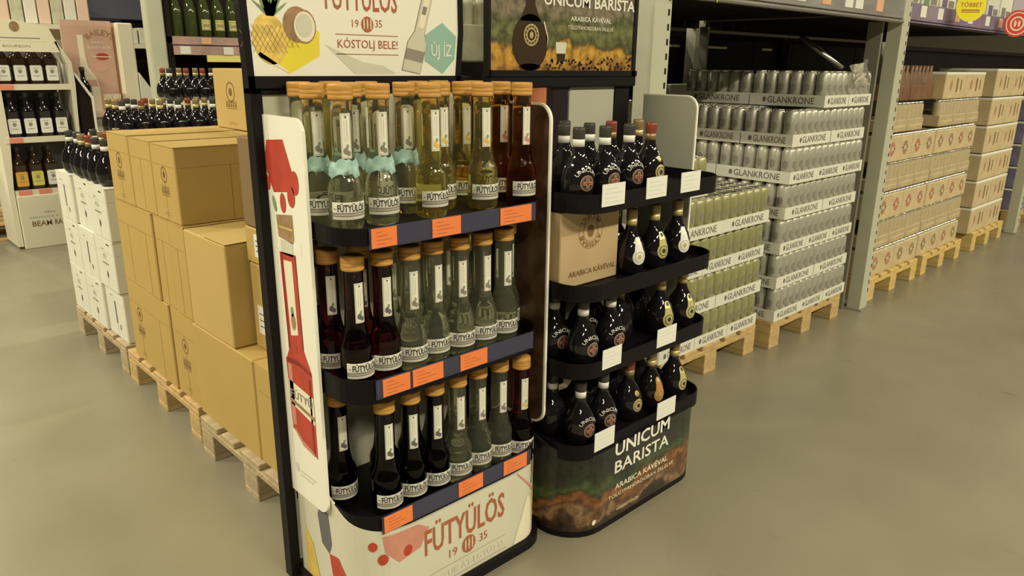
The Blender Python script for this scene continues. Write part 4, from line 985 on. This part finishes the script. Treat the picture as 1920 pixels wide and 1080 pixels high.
wd = thing('whisky_display', 'cream whiskey display shelf with arched header and printed base', 'display stand', (1.08, 6.5, 0))
MB().prism([(-.02, .02), (.015, .02), (.015, .45), (.045, .80), (.045, 1.30), (.0, 1.35), (-.02, 1.2)], 'y', .0, .40).obj('side_frame', M_beige, wd)
MB().prism([(.47, 0), (.50, 0), (.505, .85), (.525, 1.20), (.520, 1.36), (.44, 1.50), (.425, 1.50), (.49, 1.34), (.49, .8)], 'y', -.01, .40).obj('side_frame', M_beige, wd)
MB().box(.0, .48, .36, .38, .4, 1.5).obj('back_board', M_slate, wd)
MB().box(.02, .33, -.02, .40, .0, .40, c=.005).box(.33, .47, -.02, .40, .0, .40, c=.005).obj('base_box', M_beige, wd)
hp = MB().prism([(-.02, 1.425), (.46, 1.425), (.44, 1.50), (.40, 1.60), (.16, 1.645), (-.02, 1.62)], 'y', -.01, .02).obj('header_panel', M_cream, wd)
A = Art(on_y(-.01)); A.ell(.19, 1.595, .032, .036, M_coco, 1, 16); A.rect(.03, 1.515, .34, 1.522, M_greyink); A.rect(.02, 1.495, .38, 1.498, M_glassp); A.text('BOURBON', .10, 1.455, .27, 1.472, M_greyink); A.obj('printed_artwork', hp)
for z, tg in ((.405, (0, 1, 2)), (.790, (0,)), (1.165, (0,))):
    sh = MB().box(.02, .49, 0, .37, z, z+.02).box(.02, .49, -.006, 0, z-.006, z+.036).obj('shelf', M_beige, wd)
    for q in tg: MB().box(.04+q*.13, .125+q*.13, -.010, -.0065, z-.003, z+.033).obj('price_tag', mat('coral_tag', (.78, .26, .18), .5), sh)
A = Art(on_y(-.02)); A.text('BEAM', .09, .165, .22, .205, M_brownink, 1, .02); A.text('KENTUCKY', .08, .225, .27, .240, M_greyink, 1); A.text('RA', .24, .165, .29, .205, M_brownink, 1, .02); A.text('SEN', .18, .26, .25, .275, M_greyink); A.obj('lettering', wd)
for r, (z, ks) in enumerate(((1.186, 'wwww'), (.811, 'dddd'), (.426, 'olw'))):
    for i, kk in enumerate(ks):
        whisky(1.165+i*.102+(.01 if r == 1 else 0), 6.56, z, kk, '%s bottle on the %s shelf of the whiskey display, %s from the left' % (dict(w='amber whiskey', d='dark whiskey', o='orange labelled whiskey', l='lime labelled whiskey')[kk], ('upper', 'middle', 'lower')[r], ORD[i]), 'whiskey bottles on the cream display', 1.12)
        whisky(1.165+i*.102, 6.68, z, kk if kk in 'wd' else 'w', '%s bottle, whiskey display, %s shelf, second row, %s from the left' % (dict(w='amber whiskey', d='dark whiskey', o='amber whiskey', l='amber whiskey')[kk], ('upper', 'middle', 'lower')[r], ORD[i]), 'whiskey bottles on the cream display', 1.05)
# cream liqueur display
cdp = thing('cream_liqueur_display', 'rose coloured cream liqueur display with tall bottle poster', 'display stand', (1.635, 6.70, 0))
pp = MB().box(0, .36, .10, .12, .98, 1.67).box(.36, .50, .12, .14, .98, 1.66).obj('poster_panel', M_pinkb, cdp)
A = Art(on_y(.10))
A.poly([(.06, .98), (.22, .98), (.22, 1.17), (.20, 1.25), (.155, 1.32), (.145, 1.40), (.145, 1.56), (.105, 1.56), (.105, 1.40), (.10, 1.32), (.065, 1.25)], M_cream, 1)
A.poly([(.07, 1.17), (.21, 1.17), (.20, 1.22), (.08, 1.22)], M_pink, 2)
A.text('BAILEYS', 0, 0, 0, .045, M_coco, 2, .02, arc=(.27, 1.44, .12, -.8, .8)); A.text('ÍRES', .21, 1.50, .29, 1.52, M_cream); A.text('ÍR KRÉMLIKŐR', .17, 1.46, .34, 1.485, M_cream)
A.ell(.27, 1.40, .05, .027, M_bred, 2, 14); A.ell(.25, 1.32, .055, .04, M_pink, 2, 14); A.rect(.20, 1.395, .34, 1.402, M_cream, 3)
for u in (.24, .31): A.poly([(u, 1.0), (u+.055, 1.0), (u+.06, 1.11), (u-.005, 1.11)], M_cream, 2); A.rect(u, 1.03, u+.055, 1.07, M_pink, 3)
A.obj('printed_artwork', pp)
MB().box(.38, .50, .02, .10, .98, 1.66, c=.01).obj('side_wing', M_cream, cdp)
MB().box(-.02, .50, -.10, .3, .94, .98, c=.004).obj('shelf', M_pinkl, cdp); MB().box(.0, .48, -.05, .3, 0, .94, c=.01).obj('base_box', M_beige, cdp)
MB().prism([(.50, .98), (.62, .98), (.60, 1.12), (.50, 1.28)], 'y', .0, .02).obj('side_flap', M_paper, cdp)
whisky(1.70, 6.64, .981, 'd', 'dark bottle standing before the rose cream liqueur poster', 'bottles at the rose poster', 1.15)
whisky(1.63, 6.95, .981, 'd', 'dark bottle at the rear left behind the rose poster', 'bottles at the rose poster', .8)
# dark slanted side board between the two displays
t = thing('slanted_side_board', 'dark slanted board with pale edge between whiskey and rose displays', 'display panel', (1.645, 6.52, 0))
MB().prism([(-.03, 0), (.05, 0), (.06, 1.10), (-.03, 1.26)], 'y', 0, .06).obj('board', M_darkb, t); MB().prism([(.05, 0), (.066, 0), (.076, 1.10), (-.03, 1.285), (-.036, 1.265), (.06, 1.09)], 'y', -.012, 0).obj('pale_edge', M_paneledge, t)
# wooden crate stack far left edge
pallet((.20, 6.9, 0), 'n', 'wooden pallet at the far left edge beneath stacked bottles')
t = thing('water_bottle_crate', 'dim crate of plastic bottles on the pallet at the left edge', 'crate', (.25, 6.9, .145))
for r in range(4):
    MB().box(0, .68, 0, .35, r*.2, r*.2+.015).obj('crate_layer', M_beige, t)
    o = MB()
    for i in range(9): o.lathe([(.034, .015), (.036, .1), (.03, .14), (.014, .17), (.014, .19), (0, .19)], 10, 0, True, (.045+i*.073, .05, r*.2))
    q = o.obj('bottle_row', (M_bluepk, M_greentint)[r % 2], t); q['kind'] = 'stuff'

# far shelf with price rail and tall green bottles
fs = thing('bottle_shelf', 'dark shelf with reddish clear price rail behind the stand, upper left', 'shelf', (1.95, 5.45, 0))
MB().box(0, 1.2, 0, .4, 1.49, 1.53).box(0, .03, 0, .4, 0, 1.9).box(0, 1.2, .40, .42, 0, 1.9).obj('shelf_board', M_darkb, fs)
MB().box(.02, 1.2, -.03, -.02, 1.415, 1.475).box(.02, 1.2, -.03, -.02, 1.482, 1.535).obj('price_rail', mat('rosy_price_rail', (.45, .30, .27), .25, var=.3, vscale=6), fs)
for q in range(7): MB().box(.06+q*.15, .13+q*.15, -.034, -.031, (1.42, 1.487)[q % 2], (1.47, 1.53)[q % 2]).obj('price_tag', (M_whitetag, mat('peach_tag', (.75, .42, .25), .5))[q % 2], fs)
MB().box(.02, 1.2, -.01, .0, 1.48, 1.5).obj('front_edge', M_rim, fs)
gb = MB().lathe([(0, 0), (.040, 0), (.042, .01), (.042, .17), (.030, .23), (.016, .27), (.015, .33), (0, .33)], 18).mesh('glass', M_green)
gf = MB().lathe([(.0155, .25), (.0175, .26), (.0165, .335), (0, .336)], 14).mesh('foil', M_goldfoil)
A = Art(wrapc(.042), .02); A.rect(-.035, .05, .035, .12, M_goldfoil); A.rect(-.025, .075, .025, .085, M_labgrey, 2); gl = A.mesh('front_label')
for q in range(8):
    t = thing('wine_bottle', 'tall green wine bottle with gold label on the far shelf, %s from the left' % ORD[q], 'bottle', (2.03+q*.098, 5.50, 1.531), 0, 'wine bottles on the far shelf')
    link('glass', gb, t); link('foil', gf, t)
    if q > 1: link('front_label', gl, t)
t = thing('yellow_shelf_card', 'bright yellow card under the far shelf above the black bottles', 'sign', (2.19, 5.42, 1.37)); MB().box(0, .26, 0, .01, 0, .05).obj('card', mat('pale_yellow_card', (.85, .75, .25), .5), t)
# pale post and panels at far left
t = thing('pale_rack_post', 'wide pale rack post left of the green wine bottles', 'rack upright', (1.832, 5.46, 0)); MB().box(0, .112, 0, .10, 0, 2.3, c=.01).obj('column', M_steel, t)
t = thing('navy_shelf_unit', 'navy blue gondola shelf with recess painted dark in the upper left background', 'shelf', (2.0, 7.9, 0))
MB().box(.0, 1.6, 0, .05, 1.74, 2.15, c=.005).obj('fascia', M_navyb, t); MB().box(.45, 1.4, .10, .14, .4, 1.74).obj('recess', M_dark, t); MB().box(.30, 1.0, -.26, .0, 1.48, 1.52).obj('shelf_board', M_beige, t)  # recess is a dark slab, its shade put into the colour
MB().box(.0, 1.6, .4, .45, 0, 2.15).obj('back_panel', M_navyb, t)
for q in range(4):
    t = thing('white_shelf_box', 'white box on the navy shelf unit, %s from the left' % ORD[q], 'box', (2.33+q*.155, 7.66, 1.521), 0, 'white boxes on the navy shelf'); MB().box(0, .14, 0, .2, 0, .13+.01*(q % 2), c=.004).obj('carton_body', M_white, t)
for q in range(8):
    t = thing('pink_glass_box', 'pale rosy gift box at the top left shelf edge, %s from the left' % ORD[q], 'box', (1.28+q*.10, 7.6, 1.66), 0, 'gift boxes at the top left')
    MB().box(0, .09, 0, .12, 0, .22, c=.006).obj('carton_body', (M_paper, M_pinkl, M_frost)[q % 3], t)
t = thing('gondola_shelf', 'pale shelf carrying the gift boxes at the top left', 'shelf', (1.0, 7.5, 1.62)); MB().box(0, 1.1, 0, .3, 0, .038).box(0, 1.1, .30, .32, -1.62, .6).obj('shelf_board', M_beige, t)
# between and behind the two headers
t = thing('plastic_bottle_pack', 'clear plastic bottle pack with white label wrap seen between the two headers', 'bottle pack', (1.80, 2.20, 0))
MB().box(-.05, .26, .0, .33, .146, 1.36).obj('carton_block', M_darkb, t)
MB().box(.012, .19, .03, .26, 1.385, 1.52, c=.006).obj('label_wrap', M_frost, t)
MB().box(-.03, .26, .0, .02, 1.36, 1.384).obj('front_lip', M_blk, t)
mb = MB()
for i in range(3):
    for j in range(2): mb.lathe([(.032, 1.521), (.033, 1.60), (.025, 1.63), (.013, 1.66), (.013, 1.68), (0, 1.68)], 12, 0, True, (.038+i*.062, .08+j*.09, 0))
mb.obj('bottle', M_frost, t)
MB().box(.20, .23, .0, .02, 1.36, 1.75).box(-.04, -.01, .0, .02, 1.36, 1.75).obj('post', M_blk, t)
t = thing('orange_poster', 'orange poster behind, between the two stands', 'sign', (2.10, 2.17, 0)); MB().box(.04, .205, 0, .012, 1.17, 1.31).obj('poster_sheet', mat('orange_poster', (.78, .26, .12), .5, var=.12, vscale=4), t); MB().box(.1, .14, .012, .028, 0, 1.31).obj('poster_post', M_steelsh, t)
# grey backing shelving across the left background
t = thing('background_gondola', 'long dim shelving with bottles behind the displays in the left background', 'shelf', (2.8, 6.6, 0))
MB().box(0, 5, .4, .45, 0, 2.6).obj('back_panel', M_darkb, t)
for z in (.3, .75, 1.2, 1.65): MB().box(0, 5, 0, .4, z, z+.03).obj('shelf_board', M_beige, t)
print('objects', len(bpy.data.objects))
